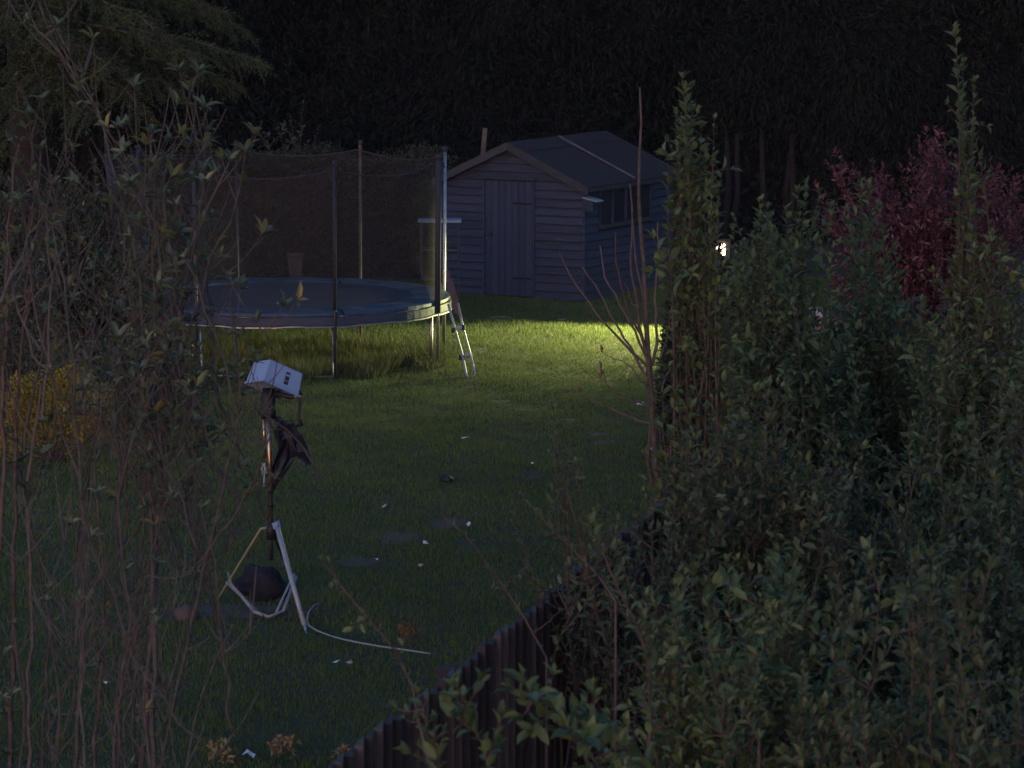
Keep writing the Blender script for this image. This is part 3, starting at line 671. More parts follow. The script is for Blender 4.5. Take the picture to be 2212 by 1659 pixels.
# ------------------------------------------------------------------ litter, stones, hoops
LIT = [(1003, 948, .05, 'w', 'pale scrap lying alone in the middle of the lawn'), (1383, 873, .06, 'w', 'white scrap lying near the bare stems on the bright side of the lawn'),
       (1405, 971, .035, 'w', 'small white scrap at the foot of the bare stems'), (1150, 1003, .02, 'w', 'tiny white fleck above the round bare patch in the lawn'),
       (921, 1174, .03, 'w', 'white fleck at the right end of the long bare patch'), (1012, 1135, .02, 'w', 'tiny white fleck right of the upper bare patch'),
       (812, 1212, .02, 'w', 'tiny white fleck above the grass left of the pink petal'), (909, 1223, .045, 'p', 'pink petal lying on the grass alone below the long bare patch'),
       (728, 1433, .035, 'w', 'pale pink-white scrap beside an orange one below the hose'), (754, 1434, .035, 'p', 'orange-pink scrap beside a paler one below the hose'),
       (537, 1632, .05, 'w', 'whitish scrap at the bottom edge of the lawn'), (231, 1478, .03, 'w', 'white fleck behind the lower twigs of the left shrub'),
       (330, 1302, .02, 'w', 'tiny white fleck left of the brown stone'), (830, 1095, .03, 'p', 'small pinkish scrap high on the lawn right of the tripod mast')]
for i, (x, y, s, k, lb) in enumerate(LIT):
    g = ground(x, y, .06); rg = random.Random(i); mb = MB(); n = 7; vs = [(g[0], g[1], g[2] + .02)]
    for j in range(n):
        q = 6.283 * j / n; r_ = s * rg.uniform(.5, 1.1); vs.append((g[0] + r_ * math.cos(q), g[1] + r_ * 1.3 * math.sin(q), g[2] + rg.uniform(-.005, .03)))
    mb.add(vs, [(0, 1 + j, 1 + (j + 1) % n) for j in range(n)])
    solo(mb, 'litter_scrap', M['litter'] if k == 'w' else M['litterpink'], lb, 'litter', 'scraps and petals lying on the lawn')
g = ground(402, 1352); lump('brown_stone', (g[0], g[1], .02), .09, .08, .10, M['stone'], 'reddish brown stone lying on the bare strip beside the left shrub', 'stone', 5, sub=2, rough=.25)
g = ground(965, 1045, .03); lump('soil_clod', (g[0], g[1], .05), .06, .05, .05, M['black'], 'small dark clod lying on the lawn right of the hanging bag', 'clod', 7, sub=2, rough=.3)
mb = MB(); mb.tube([ground(a, b_, z) for a, b_, z in ((1048, 689, .04), (1062, 686, .07), (1080, 684, .08), (1097, 685, .07), (1112, 690, .04))], .008, 5); solo(mb, 'wire_hoop', M['hose'], 'low curved white wire lying on the grass in front of the shed door', 'wire', 'loose white wires on the grass')
mb = MB(); mb.tube([ground(1204, 690, .06), ground(1222, 690, .06)], .007, 5); solo(mb, 'wire_hoop', M['hose'], 'very short pale wire on the grass below the shed window wall', 'wire', 'loose white wires on the grass')
D_ = 39.6
mb = MB(); mb.tube([at(1628, 692, D_), at(1637, 700, D_), at(1643, 715, D_), at(1644, 735, D_), at(1640, 742, D_)], .009, 5); solo(mb, 'wire_hoop', M['hose'], 'pale curved wire standing up beside the timber bed edge', 'wire', 'loose white wires on the grass')
# raised bed sleeper with slab and round dark opening behind
b0 = ground(1630, 726)
bed = empty('raised_bed', (b0[0] + .6, b0[1] + .1, 0), 0, 'low timber raised bed at the far right end of the lawn', 'raised bed')
x0 = b0[0]; y0 = b0[1]
mb = MB(); mb.box((x0, y0, .02), (x0 + 1.25, y0 + .12, .13)); mb.build('sleeper', M['sleeper'], bed, bevel=.008)
mb = MB(); mb.box((x0 + .03, y0 + .01, .132), (x0 + 1.3, y0 + .13, .22)); mb.build('sleeper', M['sleeper'], bed, bevel=.008)
mb = MB(); mb.box((x0, y0 + .14, .02), (x0 + .12, y0 + 1.1, .21)); mb.build('sleeper', M['sleeper'], bed, bevel=.008)
mb = MB(); mb.box((x0 + .13, y0 + .14, .02), (x0 + 1.25, y0 + 1.1, .15)); mb.build('bed_soil', M['bare'], bed)
mb = MB(); s0 = (x0 + .34, y0 + .22); mb.add([(s0[0], s0[1], .16), (s0[0] + .55, s0[1], .16), (s0[0] + .45, s0[1] + .03, .32), (s0[0] - .03, s0[1] + .03, .36), (s0[0], s0[1] + .04, .16), (s0[0] + .55, s0[1] + .04, .16), (s0[0] + .45, s0[1] + .07, .32), (s0[0] - .03, s0[1] + .07, .36)],
       [(0, 1, 2, 3), (7, 6, 5, 4), (0, 4, 5, 1), (1, 5, 6, 2), (2, 6, 7, 3), (3, 7, 4, 0)]); solo(mb, 'leaning_slab', M['concrete'], 'pale slab with slanting edges leaning in the timber raised bed', 'slab')
mb = MB(); c = (x0 + .2, y0 + .3, .26); mb.tube([(c[0], c[1] - .08, c[2]), (c[0], c[1] + .3, c[2])], [.10, .10], 12, False); mb.tube([(c[0], c[1] - .02, c[2]), (c[0], c[1], c[2])], [.09, .09], 12); solo(mb, 'drain_pipe', M['stone'], 'short round pipe lying on its side left of the pale slab', 'pipe')
g = ground(1665, 738); lump('pink_brick', (g[0], g[1] - .02, .03), .09, .04, .04, M['litterpink'], 'pinkish broken brick lying in front of the timber bed', 'brick', 9, sub=2)
# basket behind trampoline, and dome
g = at(638, 590, 41.5); mb = MB(); mb.tube([(g[0], 41.5, .62), (g[0], 41.5, .66), (g[0], 41.5, .9)], [.05, .075, .10], 12); mb.tube([(g[0], 41.5, .88), (g[0], 41.5, .92)], [.11, .11], 12)
mb.tube([(g[0] - .03, 41.5, .05), (g[0], 41.5, .62)], [.03, .03], 6); solo(mb, 'planter', M['terracotta'], 'small pinkish planter on a stake seen through the net behind the trampoline', 'planter', smooth=True)

# ------------------------------------------------------------------ floodlight at the right end of the lawn
lp = at(1550, 540, 40.95)
fl = empty('garden_floodlight', (lp[0], lp[1], 0), 0, 'lit warm floodlight on a short post glinting behind the leafy shrubs on the right', 'floodlight')
mb = MB(); mb.tube([(lp[0], lp[1] + .12, 0), (lp[0], lp[1] + .12, lp[2] - .02)], .022, 8); mb.build('post', M['black'], fl, smooth=True)
mb = MB()
w, h, d = .16, .12, .09
mb.box((lp[0] - .26, lp[1] + .075, lp[2] - h), (lp[0] + w, lp[1] + .10, lp[2] + h))  # back plate lengthened leftwards as a baffle to cut the beam's far edge
mb.box((lp[0] - w, lp[1] - .02, lp[2] + h + .001), (lp[0] + w, lp[1] + .10, lp[2] + h + .015)); mb.build('housing_baffle', M['black'], fl)
mb = MB(); mb.box((lp[0] - .10, lp[1] + .055, lp[2] - .07), (lp[0] + .10, lp[1] + .068, lp[2] + .07)); mb.build('lamp_face', M['glow'], fl)
ld = bpy.data.lights.new('floodlight_beam', 'SPOT'); ld.energy = LAMP_POWER; ld.color = (1, .98, .42); ld.shadow_soft_size = .035
ld.spot_size = R(108); ld.spot_blend = .6
lo = bpy.data.objects.new('floodlight_beam', ld); col.objects.link(lo); lo.parent = fl
lo.location = (0, .0, lp[2]); dirv = Vector((-.66, -.50, -.62)); lo.rotation_euler = dirv.to_track_quat('-Z', 'Y').to_euler()

# ------------------------------------------------------------------ board fence
f0 = np.array([FX(9.5), 9.5]); fdir = unit(np.array([.257, 1.])); nrm = np.array([fdir[1], -fdir[0]])   # nrm points to our side (right)
fence = empty('board_fence', (f0[0], f0[1], 0), 0, 'dark brown feather-edge board fence running away from the lower left corner between lawn and shrubs', 'fence')
nb = 150; pitch = .134; FHt = 1.8
wedge = None
for k in range(nb):
    s = k * pitch; c = f0 + fdir * s; a = c - fdir * .075 - f0; b_ = c + fdir * .075 - f0
    if wedge is None or k % 10 == 0:
        hh = FHt + random.uniform(-.012, .012); t0, t1 = .006 + random.uniform(0, .003), .024
        u = fdir; n_ = nrm
        def q(al, th, z): p = u * al + n_ * th; return (p[0], p[1], z)
        mb = MB(); mb.add([q(-.075, 0, .08), q(.075, -.012, .08), q(.075, -.006, .08), q(-.075, t1 + .012, .08), q(-.075, 0, hh), q(.075, -.012, hh), q(.075, -.006, hh), q(-.075, t1 + .012, hh)],
                          [(0, 1, 2, 3), (7, 6, 5, 4), (0, 4, 5, 1), (1, 5, 6, 2), (2, 6, 7, 3), (3, 7, 4, 0)])
        o = mb.build('board', M['fence'], fence, local=True); wedge = o.data
    else:
        o = bpy.data.objects.new('board', wedge); col.objects.link(o); o.parent = fence
    p = c - f0; o.location = (p[0], p[1], random.uniform(-.022, .012)); o.rotation_euler = (0, 0, R(random.uniform(-.8, .8)))
for z in (.35, 1.0, 1.6):
    mb = MB(); L_ = nb * pitch
    p = [f0 - nrm * .018, f0 - nrm * .06, f0 + fdir * L_ - nrm * .06, f0 + fdir * L_ - nrm * .018]
    mb.add([(x[0], x[1], z) for x in p] + [(x[0], x[1], z + .07) for x in p], [(0, 1, 2, 3), (7, 6, 5, 4), (0, 4, 5, 1), (1, 5, 6, 2), (2, 6, 7, 3), (3, 7, 4, 0)]); mb.build('rail', M['fence'], fence)
for k in range(9):
    c = f0 + fdir * (k * 2.45 + .3) - nrm * .115; mb = MB(); mb.tube([(c[0], c[1], 0), (c[0], c[1], FHt - .08)], .06, 4); mb.build('post', M['fence'], fence)

# ------------------------------------------------------------------ tall dark hedge at the back, low hedge, conifer
def clumps(LV, C, rad, npc, L, W, droop=-.35, fwd=None, rng=RNG, flat=.6, out=.6):
    n = len(C); P = np.repeat(C, npc, 0); d = unit(rng.normal(0, 1, (n * npc, 3))) * np.array([1, 1, flat]); r_ = rng.random(n * npc)[:, None] ** .45
    rr = np.repeat(rad, npc)[:, None] if hasattr(rad, '__len__') else rad
    P = P + d * rr * r_
    A = unit(d * out + np.repeat(rng.normal(0, .35, (n, 3)), npc, 0) + np.array([0, 0, droop]) + (0 if fwd is None else np.array(fwd)) + rng.normal(0, .22, d.shape))
    N = unit(d * .6 + np.array([0, -.3, .7]) + rng.normal(0, .35, d.shape)); sz = rng.uniform(.6, 1.25, n * npc)
    LV.add(P, A, N, L * sz, W * sz)
def hedge_surf(x, z, D, amp):
    return D - amp * (np.sin(x * 1.1 + 1.7 * np.sin(z * .7)) * .5 + np.sin(z * 1.9 + x * .6) * .35 + np.sin(x * 3.1 - z * 1.3) * .2)
def hedge_wall(name, label, x0, x1, z0, z1, D, amp, nclump, npc, L, W, rad, lm, droop, seed, trunks=(), topbump=.0, depth=1.2):
    rng = np.random.default_rng(seed)
    t = empty(name, ((x0 + x1) / 2, D, 0), 0, label, 'hedge')
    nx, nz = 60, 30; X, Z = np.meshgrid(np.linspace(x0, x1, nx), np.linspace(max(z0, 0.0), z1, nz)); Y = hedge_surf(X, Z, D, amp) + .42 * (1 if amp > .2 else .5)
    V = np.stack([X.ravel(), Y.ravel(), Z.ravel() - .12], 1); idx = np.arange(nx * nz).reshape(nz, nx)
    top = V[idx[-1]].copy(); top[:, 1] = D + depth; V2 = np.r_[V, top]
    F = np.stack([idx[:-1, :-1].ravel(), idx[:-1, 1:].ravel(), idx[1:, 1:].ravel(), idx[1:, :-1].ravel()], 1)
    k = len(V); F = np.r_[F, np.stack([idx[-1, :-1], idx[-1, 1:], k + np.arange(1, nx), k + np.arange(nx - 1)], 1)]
    link('dark_backing', fast_mesh('dark_backing', V2 - np.array(t.location), F), M['backing'], t)  # dark sheet added to stop the sky showing through the hedge
    x = rng.uniform(x0, x1, nclump); z = rng.uniform(z0, z1 + topbump, nclump)
    if topbump: z = np.where(z > z1, z1 + (z - z1) * (.5 + .5 * np.sin(x * 4)), z)
    y = hedge_surf(x, z, D, amp) + rng.normal(0, .08, nclump)
    if topbump:
        nt_ = nclump // 5; x2 = rng.uniform(x0, x1, nt_); y2 = rng.uniform(D - .1, D + depth, nt_); x = np.r_[x, x2]; y = np.r_[y, y2]; z = np.r_[z, np.full(nt_, z1) + rng.normal(0, .06, nt_)]
    LV = Leaves(); clumps(LV, np.stack([x, y, z], 1), rad * rng.uniform(.6, 1.3, len(x)), npc, L, W, droop, (0, -.35, 0), rng)
    LV.build('foliage', lm, t, False)
    for (tx, ty, r_, h_) in trunks:
        mb = MB(); mb.tube([(tx, ty, 0), (tx + random.uniform(-.1, .1), ty, h_ * .5), (tx + random.uniform(-.1, .1), ty + .1, h_)], [r_ * 1.2, r_, r_ * .7], 8); mb.build('trunk', M['barkred'], t, smooth=True)
    return t
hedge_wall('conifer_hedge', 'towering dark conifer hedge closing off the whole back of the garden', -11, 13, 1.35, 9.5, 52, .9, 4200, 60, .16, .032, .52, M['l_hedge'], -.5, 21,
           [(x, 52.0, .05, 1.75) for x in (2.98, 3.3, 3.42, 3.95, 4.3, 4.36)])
hedge_wall('clipped_hedge', 'waist-high brownish hedge behind the trampoline left of the shed', -5.4, -.9, .0, 1.66, 46.6, .12, 1500, 26, .05, .026, .17, M['l_lowhedge'], .1, 22, topbump=.25, depth=.9)
# dark wall of growth low down to close the gap under the tall hedge
t = empty('undergrowth', (2, 53, 0), 0, 'dark tangle of growth under the tall hedge behind the shed', 'undergrowth')
LV = Leaves(); rg = np.random.default_rng(4); n = 2200
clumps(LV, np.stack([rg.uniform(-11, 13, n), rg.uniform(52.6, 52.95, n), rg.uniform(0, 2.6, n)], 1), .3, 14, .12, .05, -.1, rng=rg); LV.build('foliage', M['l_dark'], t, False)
o = MB(); o.box((-12, 53.1, 0), (14, 53.3, 9.3)); o.build('dark_backing', M['backing'], t)  # added dark wall that blocks the sky behind the hedge

# conifer at top left: trunk, drooping limbs, fronds
ct = at(55, 250, 40.0)
t = empty('conifer_tree', (ct[0], 40.0, 0), 0, 'large conifer with a reddish trunk and feathery drooping boughs at the top left', 'tree')
mb = MB(); mb.tube([(ct[0], 40, 0), (ct[0] + .03, 40, 2), (ct[0] - .03, 40, 4.5), (ct[0], 40, 8)], [.25, .21, .19, .15], 12); mb.build('trunk', M['barkred'], t, smooth=True)
rg = np.random.default_rng(5); LV = Leaves(); tw = MB()
ends = []
for (ex, ey, dd) in ((560, 130, -.6), (530, 60, .8), (500, 175, .3), (430, 120, -1.2), (380, 190, -.3), (300, 215, -1.0), (480, 20, -.5), (250, 150, -1.6), (200, 260, -1.3), (330, 60, -1.8), (120, 80, -1.8), (420, -60, -1), (540, -80, 0), (300, -80, -1.5), (150, -60, -1.6), (20, 40, -1.4), (90, 190, -1.2), (-60, 120, -1), (-80, -20, -1), (560, -160, .5), (240, 60, .9), (350, 140, 1.0), (150, 170, .8), (40, 230, -1.2), (10, 330, .5)):
    e = at(ex, ey, 40 + dd); s = np.array([ct[0], 40, e[2] + .35 + .25 * rg.random()])
    ends.append((s, e))
for s, e in ends:
    midp = (s + e) / 2 + np.array([0, 0, .18]); path = bez(s, midp, e, 10); path += rg.normal(0, .02, path.shape)
    limb = MB(); limb.tube(path, list(np.linspace(.035, .006, 10)), 5, False); limb.build('limb', M['bark'], t, smooth=True)
    Ln = np.linalg.norm(e - s); m_ = int(Ln * 19)
    P, T, _ = resample(path, m_, .12, 1.)
    for i in range(m_):
        for sg in (-1, 1):
            side = np.cross(T[i], (0, 0, 1)); d = unit(side * sg * .8 + T[i] * .6 + np.array([0, 0, rg.uniform(-.35, .1)]) + rg.normal(0, .15, 3)); ln = rg.uniform(.25, .62) * (1.1 - .5 * i / m_)
            pp = bez(P[i], P[i] + d * ln * .5, P[i] + d * ln + np.array([0, 0, -.10 * ln / .4]), 5)
            tw.tube(pp[[0, 2, 4]], [.005, .004, .002], 3, False)
            leafy(LV, pp, .016, .075, .014, 0, .75, tip=2, up=-.12, rng=rg)
tag(tw.build('twig', M['bark'], t), kind='stuff'); LV.build('foliage', M['l_conifer'], t, False)
print('conifer leaves', LV.count())

# ------------------------------------------------------------------ bushes round the lawn
def dome_tips(cx, cy, rx, ry, z0, z1, n, seed, pw=.5):
    rg = np.random.default_rng(seed); out = []
    for i in range(n):
        a = rg.random() * 6.283; r_ = rg.random() ** .5; zt = z0 + (z1 - z0) * (1 - r_ ** 2 * .7) * rg.uniform(.55, 1) ** pw
        out.append((cx + rx * r_ * math.cos(a), cy + ry * r_ * math.sin(a), zt))
    return out
# golden bush
g0 = ground(110, 1005); gx0, gy0 = g0[0], g0[1]
t = empty('golden_bush', (gx0, gy0, 0), 0, 'low golden yellow-leaved bush at the left edge of the lawn', 'bush')
rg = np.random.default_rng(6); C = []
for (x, y, r_) in ((150, 835, .19), (95, 850, .22), (40, 865, .2), (190, 870, .2), (215, 905, .17), (10, 900, .22), (120, 900, .25), (70, 920, .25), (170, 930, .2), (240, 925, .12), (30, 960, .2), (110, 965, .2)):
    c = at(x, y, gy0); 
    n = 26; d = unit(rg.normal(0, 1, (n, 3))); C.append(c + d * r_ * .85 + np.array([0, .15, 0]))
C = np.concatenate(C); LV = Leaves(); clumps(LV, C, .085, 34, .032, .018, .15, (0, -.1, .1), rg, 1.); LV.build('foliage', M['l_gold'], t, False)
st = MB()
for c in C[::8]: st.tube(bez(np.array([gx0, gy0, 0]) + rg.normal(0, .05, 3) * np.array([1, 1, 0]), (c + np.array([gx0, gy0, 0])) / 2, c, 5), .006, 4, False)
tag(st.build('stem', M['bark'], t), kind='stuff')
# dark laurels at the left behind
shrub('laurel_bush', 'dark rounded laurel bush behind the left shrub beside the trampoline', 'bush', (at(190, 600, 37)[0], 37.2), dome_tips(at(170, 600, 37)[0], 37.2, .95, .8, .4, 2.55, 90, 31), M['l_laurel'], M['bark'], .085, .036, .03, .35, 6, .35, .01, seed=31)
shrub('laurel_bush', 'dark laurel bush at the far left edge below the conifer', 'bush', (at(10, 600, 38)[0], 38.5), dome_tips(at(10, 600, 38)[0], 38.5, .9, .8, .4, 2.5, 70, 32), M['l_laurel'], M['bark'], .08, .034, .03, .35, 6, .35, .01, seed=32)
shrub('evergreen_bush', 'low dark evergreen bush behind the bare twigs left of the trampoline legs', 'bush', (at(330, 800, 34)[0], 34.2), dome_tips(at(300, 800, 34)[0], 34.2, .9, .5, .1, .95, 50, 33), M['l_laurel'], M['bark'], .06, .026, .025, .2, 5, .25, .007, seed=33)
shrub('evergreen_bush', 'very dark evergreen bush at the left edge above the golden bush', 'bush', (at(40, 800, 33)[0], 33.6), dome_tips(at(30, 800, 33)[0], 33.6, .9, .5, .1, 1.5, 60, 34), M['l_laurel'], M['bark'], .06, .026, .025, .2, 5, .25, .007, seed=34)
shrub('rounded_bush', 'brownish rounded bush seen through the net at the back left of the trampoline', 'bush', (at(470, 600, 42.5)[0], 42.5), dome_tips(at(470, 600, 42.5)[0], 42.5, .75, .5, .3, 1.0, 60, 35), M['l_lowhedge'], M['bark'], .04, .02, .02, .2, 6, .2, .006, seed=35, full=False)
shrub('young_tree', 'small pale-leaved tree rising above the clipped hedge behind the trampoline', 'tree', (at(650, 300, 48.5)[0], 48.5), [tuple(at(x, y, 48.5 + dz)) for x, y, dz in ((570, 290, 0), (600, 330, -.3), (628, 255, .1), (655, 225, 0), (690, 275, .2), (710, 320, 0), (640, 300, -.4), (600, 270, .3), (675, 330, -.3))], M['l_laurel'], M['bark'], .1, .045, .05, .45, 7, .4, .012, seed=36, full=False)
# small bush in front of the lamp, lit by it
shrub('lit_bush', 'low bush glinting in the warm light beside the floodlight', 'bush', (lp[0] + .12, lp[1] - .75), [tuple(at(1550 + a, 540 + b_, lp[1] - .75)) for a, b_ in ((-14, 5), (14, 30), (18, -10), (-24, 40), (6, 60), (34, 55), (-2, -45), (28, -30), (-34, 80), (50, 20))], M['l_willow'], M['bark'], .05, .02, .03, .5, 3, .18, .006, seed=37)
# black conifer column
cc = ground(1515, 985)
t = empty('columnar_conifer', (cc[0], cc[1], 0), 0, 'nearly black upright conifer on the lawn edge behind the bare stems', 'tree')
rg = np.random.default_rng(8); n = 1100; z = rg.random(n) * 2.0; a = rg.random(n) * 6.283; r_ = .36 * np.clip(1.05 - (z / 2.15) ** 2.5, .1, 1) * rg.uniform(.6, 1, n) ** .5
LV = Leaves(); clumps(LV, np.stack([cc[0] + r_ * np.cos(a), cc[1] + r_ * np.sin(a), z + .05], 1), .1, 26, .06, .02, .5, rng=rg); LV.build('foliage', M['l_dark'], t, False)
mb = MB(); mb.tube([(cc[0], cc[1], 0), (cc[0], cc[1], .6), (cc[0], cc[1], 1.2), (cc[0], cc[1], 1.9)], [.2, .27, .25, .08], 10); mb.build('dark_backing', M['backing'], t)

# red shrub
RD = 30.0
tips = []
rg = np.random.default_rng(9)
outline = [(1762, 400), (1785, 350), (1820, 345), (1850, 375), (1885, 350), (1905, 355), (1925, 400), (1945, 360), (1965, 330), (1985, 305), (2000, 283), (2020, 278), (2040, 300), (2060, 320), (2080, 345), (2110, 360), (2140, 345), (2160, 360), (2185, 365), (2200, 400), (2205, 450)]
for (x, y) in outline: tips.append(tuple(at(x, y, RD + rg.uniform(-.3, .3))))
for i in range(240):
    k = rg.integers(0, len(outline) - 1); x = outline[k][0] + rg.uniform(0, 25); y = outline[k][1] + 12 + 380 * rg.random() ** 1.35
    tips.append(tuple(at(x, y, RD + rg.uniform(-.7, .4))))
shrub('red_shrub', 'crimson-leaved shrub glowing above the green willows on the right', 'shrub', (at(1990, 900, RD)[0], RD), tips, M['l_red'], M['barkred'], .078, .030, .021, .55, 10, .26, .006, seed=9, spread=.9)

# ------------------------------------------------------------------ bare multi-stemmed shrub
BD = 27.0
bb = at(1432, 1150, BD)
t = empty('bare_shrub', (bb[0], bb[1], 0), 0, 'bare multi-stemmed young tree with tall straight brown shoots in front of the bright lawn', 'shrub')
g = np.array([bb[0], bb[1], 0])
BS = [([(1425, 1090), (1412, 950), (1405, 800), (1395, 690), (1386, 560), (1380, 400), (1383, 300), (1382, 188)], .022, 0),
      ([(1412, 900), (1400, 780), (1380, 690), (1362, 560), (1366, 470), (1361, 398)], .017, -.1),
      ([(1410, 880), (1400, 740), (1385, 640), (1372, 560), (1368, 480)], .016, .15),
      ([(1408, 830), (1360, 750), (1330, 700), (1300, 640), (1275, 600), (1258, 577)], .012, -.1),
      ([(1405, 800), (1340, 735), (1290, 680), (1240, 610), (1208, 547)], .012, .1),
      ([(1404, 800), (1375, 720), (1330, 640), (1305, 590), (1296, 530)], .012, .2),
      ([(1404, 760), (1362, 690), (1340, 620), (1332, 560), (1330, 503)], .012, -.2),
      ([(1410, 790), (1420, 740), (1417, 640), (1420, 560), (1421, 480)], .013, 0.05),
      ([(1425, 780), (1440, 730), (1452, 660), (1460, 610)], .009, .1),
      ([(1415, 880), (1375, 870), (1325, 850), (1306, 820), (1298, 795)], .010, -.1),
      ([(1420, 920), (1370, 905), (1325, 885), (1280, 865), (1253, 848)], .010, 0),
      ([(1412, 860), (1360, 790), (1318, 770), (1300, 760)], .007, .1),
      ([(1440, 985), (1460, 940), (1480, 880), (1488, 820)], .016, .1), ([(1450, 1010), (1425, 960), (1418, 900)], .012, .1),
      ([(1400, 700), (1385, 670), (1366, 655), (1350, 610)], .006, .0), ([(1425, 850), (1445, 800), (1470, 770), (1486, 735)], .008, .1)]
for pts, r_, dz in BS:
    P = [at(x, y, BD + dz * (i / len(pts))) for i, (x, y) in enumerate(pts)]
    if pts[0][1] > 1000: P = [g, g + (P[0] - g) * .5] + P
    P = np.array(P); dd = np.r_[0, np.cumsum(np.linalg.norm(np.diff(P, axis=0), axis=1))]; s = np.linspace(0, dd[-1], 14); P = np.stack([np.interp(s, dd, P[:, k]) for k in range(3)], 1); P[1:-1] += RNG.normal(0, .006, (12, 3))
    mb = MB(); mb.tube(P, list(r_ * np.linspace(1.5 if pts[0][1] > 1000 else 1.1, .35, 14)), 7); sm = mb.build('stem', M['barklight'], t, smooth=True)
    if pts[-1] in ((1298, 795), (1253, 848), (1300, 760)):
        e = P[-1]; mb = MB(); mb.tube([e, e + np.array([0, 0, .03]), e + np.array([-.01, 0, .06])], [.006, .014, .002], 6); mb.build('bud', M['bud'], sm, smooth=True)
bud = MB()
e = at(1297, 815, BD - .1); bud.tube([e, e + np.array([.0, 0, .03]), e + np.array([0, 0, .07])], [.006, .016, .002], 6); bud.build('bud', M['bud'], t, smooth=True)
# second stem clump a bit behind right
for pts, r_ in (([(1418, 1090), (1400, 1000), (1408, 880)], .02), ([(1445, 1090), (1428, 980), (1415, 900)], .017)):
    P = [g + np.array([.03, .05, 0])] + [at(x, y, BD + .1) for x, y in pts]; mb = MB(); mb.tube(P, [r_, r_ * .9, r_ * .8, r_ * .6], 7); mb.build('stem', M['barklight'], t, smooth=True)

# ------------------------------------------------------------------ green willows on our side of the fence
rg = np.random.default_rng(12)
# the leafy column
tips = []
CD = 18.0
colm = [(1485, 165, 20), (1475, 200, 32), (1500, 230, 50), (1470, 250, 30), (1530, 250, 25), (1490, 290, 55), (1460, 320, 25), (1535, 330, 22), (1480, 360, 40), (1545, 375, 18), (1500, 400, 38), (1465, 430, 20), (1520, 440, 30), (1490, 480, 32), (1480, 520, 30), (1520, 530, 30), (1460, 570, 25), (1500, 590, 45), (1540, 600, 40), (1470, 640, 40), (1520, 660, 60), (1450, 690, 20), (1560, 650, 40), (1590, 690, 40), (1480, 720, 40), (1530, 740, 50), (1580, 760, 50), (1475, 800, 30), (1540, 820, 50), (1470, 880, 25), (1520, 880, 50), (1480, 940, 35), (1550, 950, 50), (1500, 1010, 50), (1460, 1020, 30), (1580, 880, 40), (1560, 1030, 40)]
for x, y, w in colm:
    for k in range(2): tips.append(tuple(at(x + rg.uniform(-w, w) * .7, y + rg.uniform(-8, 30), CD + rg.uniform(-.16, .16))))
shrub('willow', 'tall narrow leafy willow shoot forming a column in front of the shed end', 'willow', (at(1510, 1200, CD)[0], CD), tips, M['l_willow'], M['bark'], .084, .040, .038, .80, 3, .22, .008, 'leafy willows beyond the board fence', parts=280, seed=12, bend=.9, spread=1.0)
def willow(label, D, bx, pts, n, xr, yr, seed, L=.055, parts=0, lm='l_willow', side=13, sl=.42, lf=.35, sp=.03, topf=None, full=False):
    rg = np.random.default_rng(seed); tips = [tuple(at(x + rg.uniform(-5, 5), y + rg.uniform(0, 25), D + rg.uniform(-.15, .15))) for x, y in pts for _ in range(2)]; npt = len(tips)
    sc = 18. / D; nc = max(6, n // 6); cen = []
    for k in range(nc):
        x = xr[0] + (xr[1] - xr[0]) * (k + rg.random()) / nc; y = topf(x) + (yr - topf(x)) * rg.random() ** .8; cen.append((x, y, rg.uniform(-.7, .6)))
    for i in range(n):
        x, y, dz = cen[rg.integers(0, nc)]; x += rg.normal(0, 38 * sc); y += rg.normal(0, 48 * sc); y = max(y, topf(x) + rg.uniform(0, 30))
        tips.append(tuple(at(x, y, D + dz + rg.uniform(-.25, .25))))
    return shrub('willow', label, 'willow', (at(bx, 1400, D)[0], D), tips, M[lm], M['bark'], L, L * .46, sp, lf, side, sl, .009, 'leafy willows beyond the board fence', parts, seed=seed, bend=.75, base_j=.4, full=full, npt=npt)
itp = lambda xs, ys: (lambda x: float(np.interp(x, xs, ys)))
willow('leafy willow with two short pointed tops below the red shrub', 20.5, 1720, [(1655, 430), (1640, 455), (1665, 480), (1740, 395), (1720, 410), (1765, 415), (1700, 450), (1630, 500), (1790, 440)], 125, (1580, 1840), 980, 41, .088, 120, topf=itp([1560, 1600, 1655, 1690, 1740, 1830], [600, 520, 440, 500, 410, 460]))
willow('leafy willow whose yellow-green top hides the lower half of the red shrub', 21.5, 1900, [(1875, 400), (1860, 390), (1900, 430), (1930, 520), (1830, 480)], 110, (1800, 2030), 1000, 42, .085, 80, topf=itp([1800, 1875, 1930, 1970, 2030], [470, 410, 540, 680, 600]))
willow('leafy willow with one very tall thin shoot near the right edge', 19.0, 2120, [(2062, 62), (2078, 130), (2108, 170), (2078, 235), (2098, 270), (2095, 360)], 70, (2040, 2240), 1000, 43, .085, 120, topf=itp([2030, 2090, 2130, 2180, 2230], [590, 490, 520, 410, 370]))
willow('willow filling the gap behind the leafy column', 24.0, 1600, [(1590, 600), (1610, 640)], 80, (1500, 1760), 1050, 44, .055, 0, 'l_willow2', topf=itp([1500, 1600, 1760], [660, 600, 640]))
willow('darker-leaved willow in the second row on the far right', 24.5, 2050, [], 90, (1850, 2260), 1100, 45, .055, 0, 'l_willow2', topf=itp([1850, 2050, 2260], [640, 600, 520]))
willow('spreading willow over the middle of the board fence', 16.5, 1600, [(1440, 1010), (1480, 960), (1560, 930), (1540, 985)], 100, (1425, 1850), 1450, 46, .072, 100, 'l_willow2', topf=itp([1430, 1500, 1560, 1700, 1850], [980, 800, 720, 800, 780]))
willow('spreading willow at the right edge halfway up the picture', 16.0, 2050, [], 110, (1820, 2300), 1450, 47, .075, 60, 'l_willow2', topf=itp([1820, 2050, 2300], [860, 780, 760]))
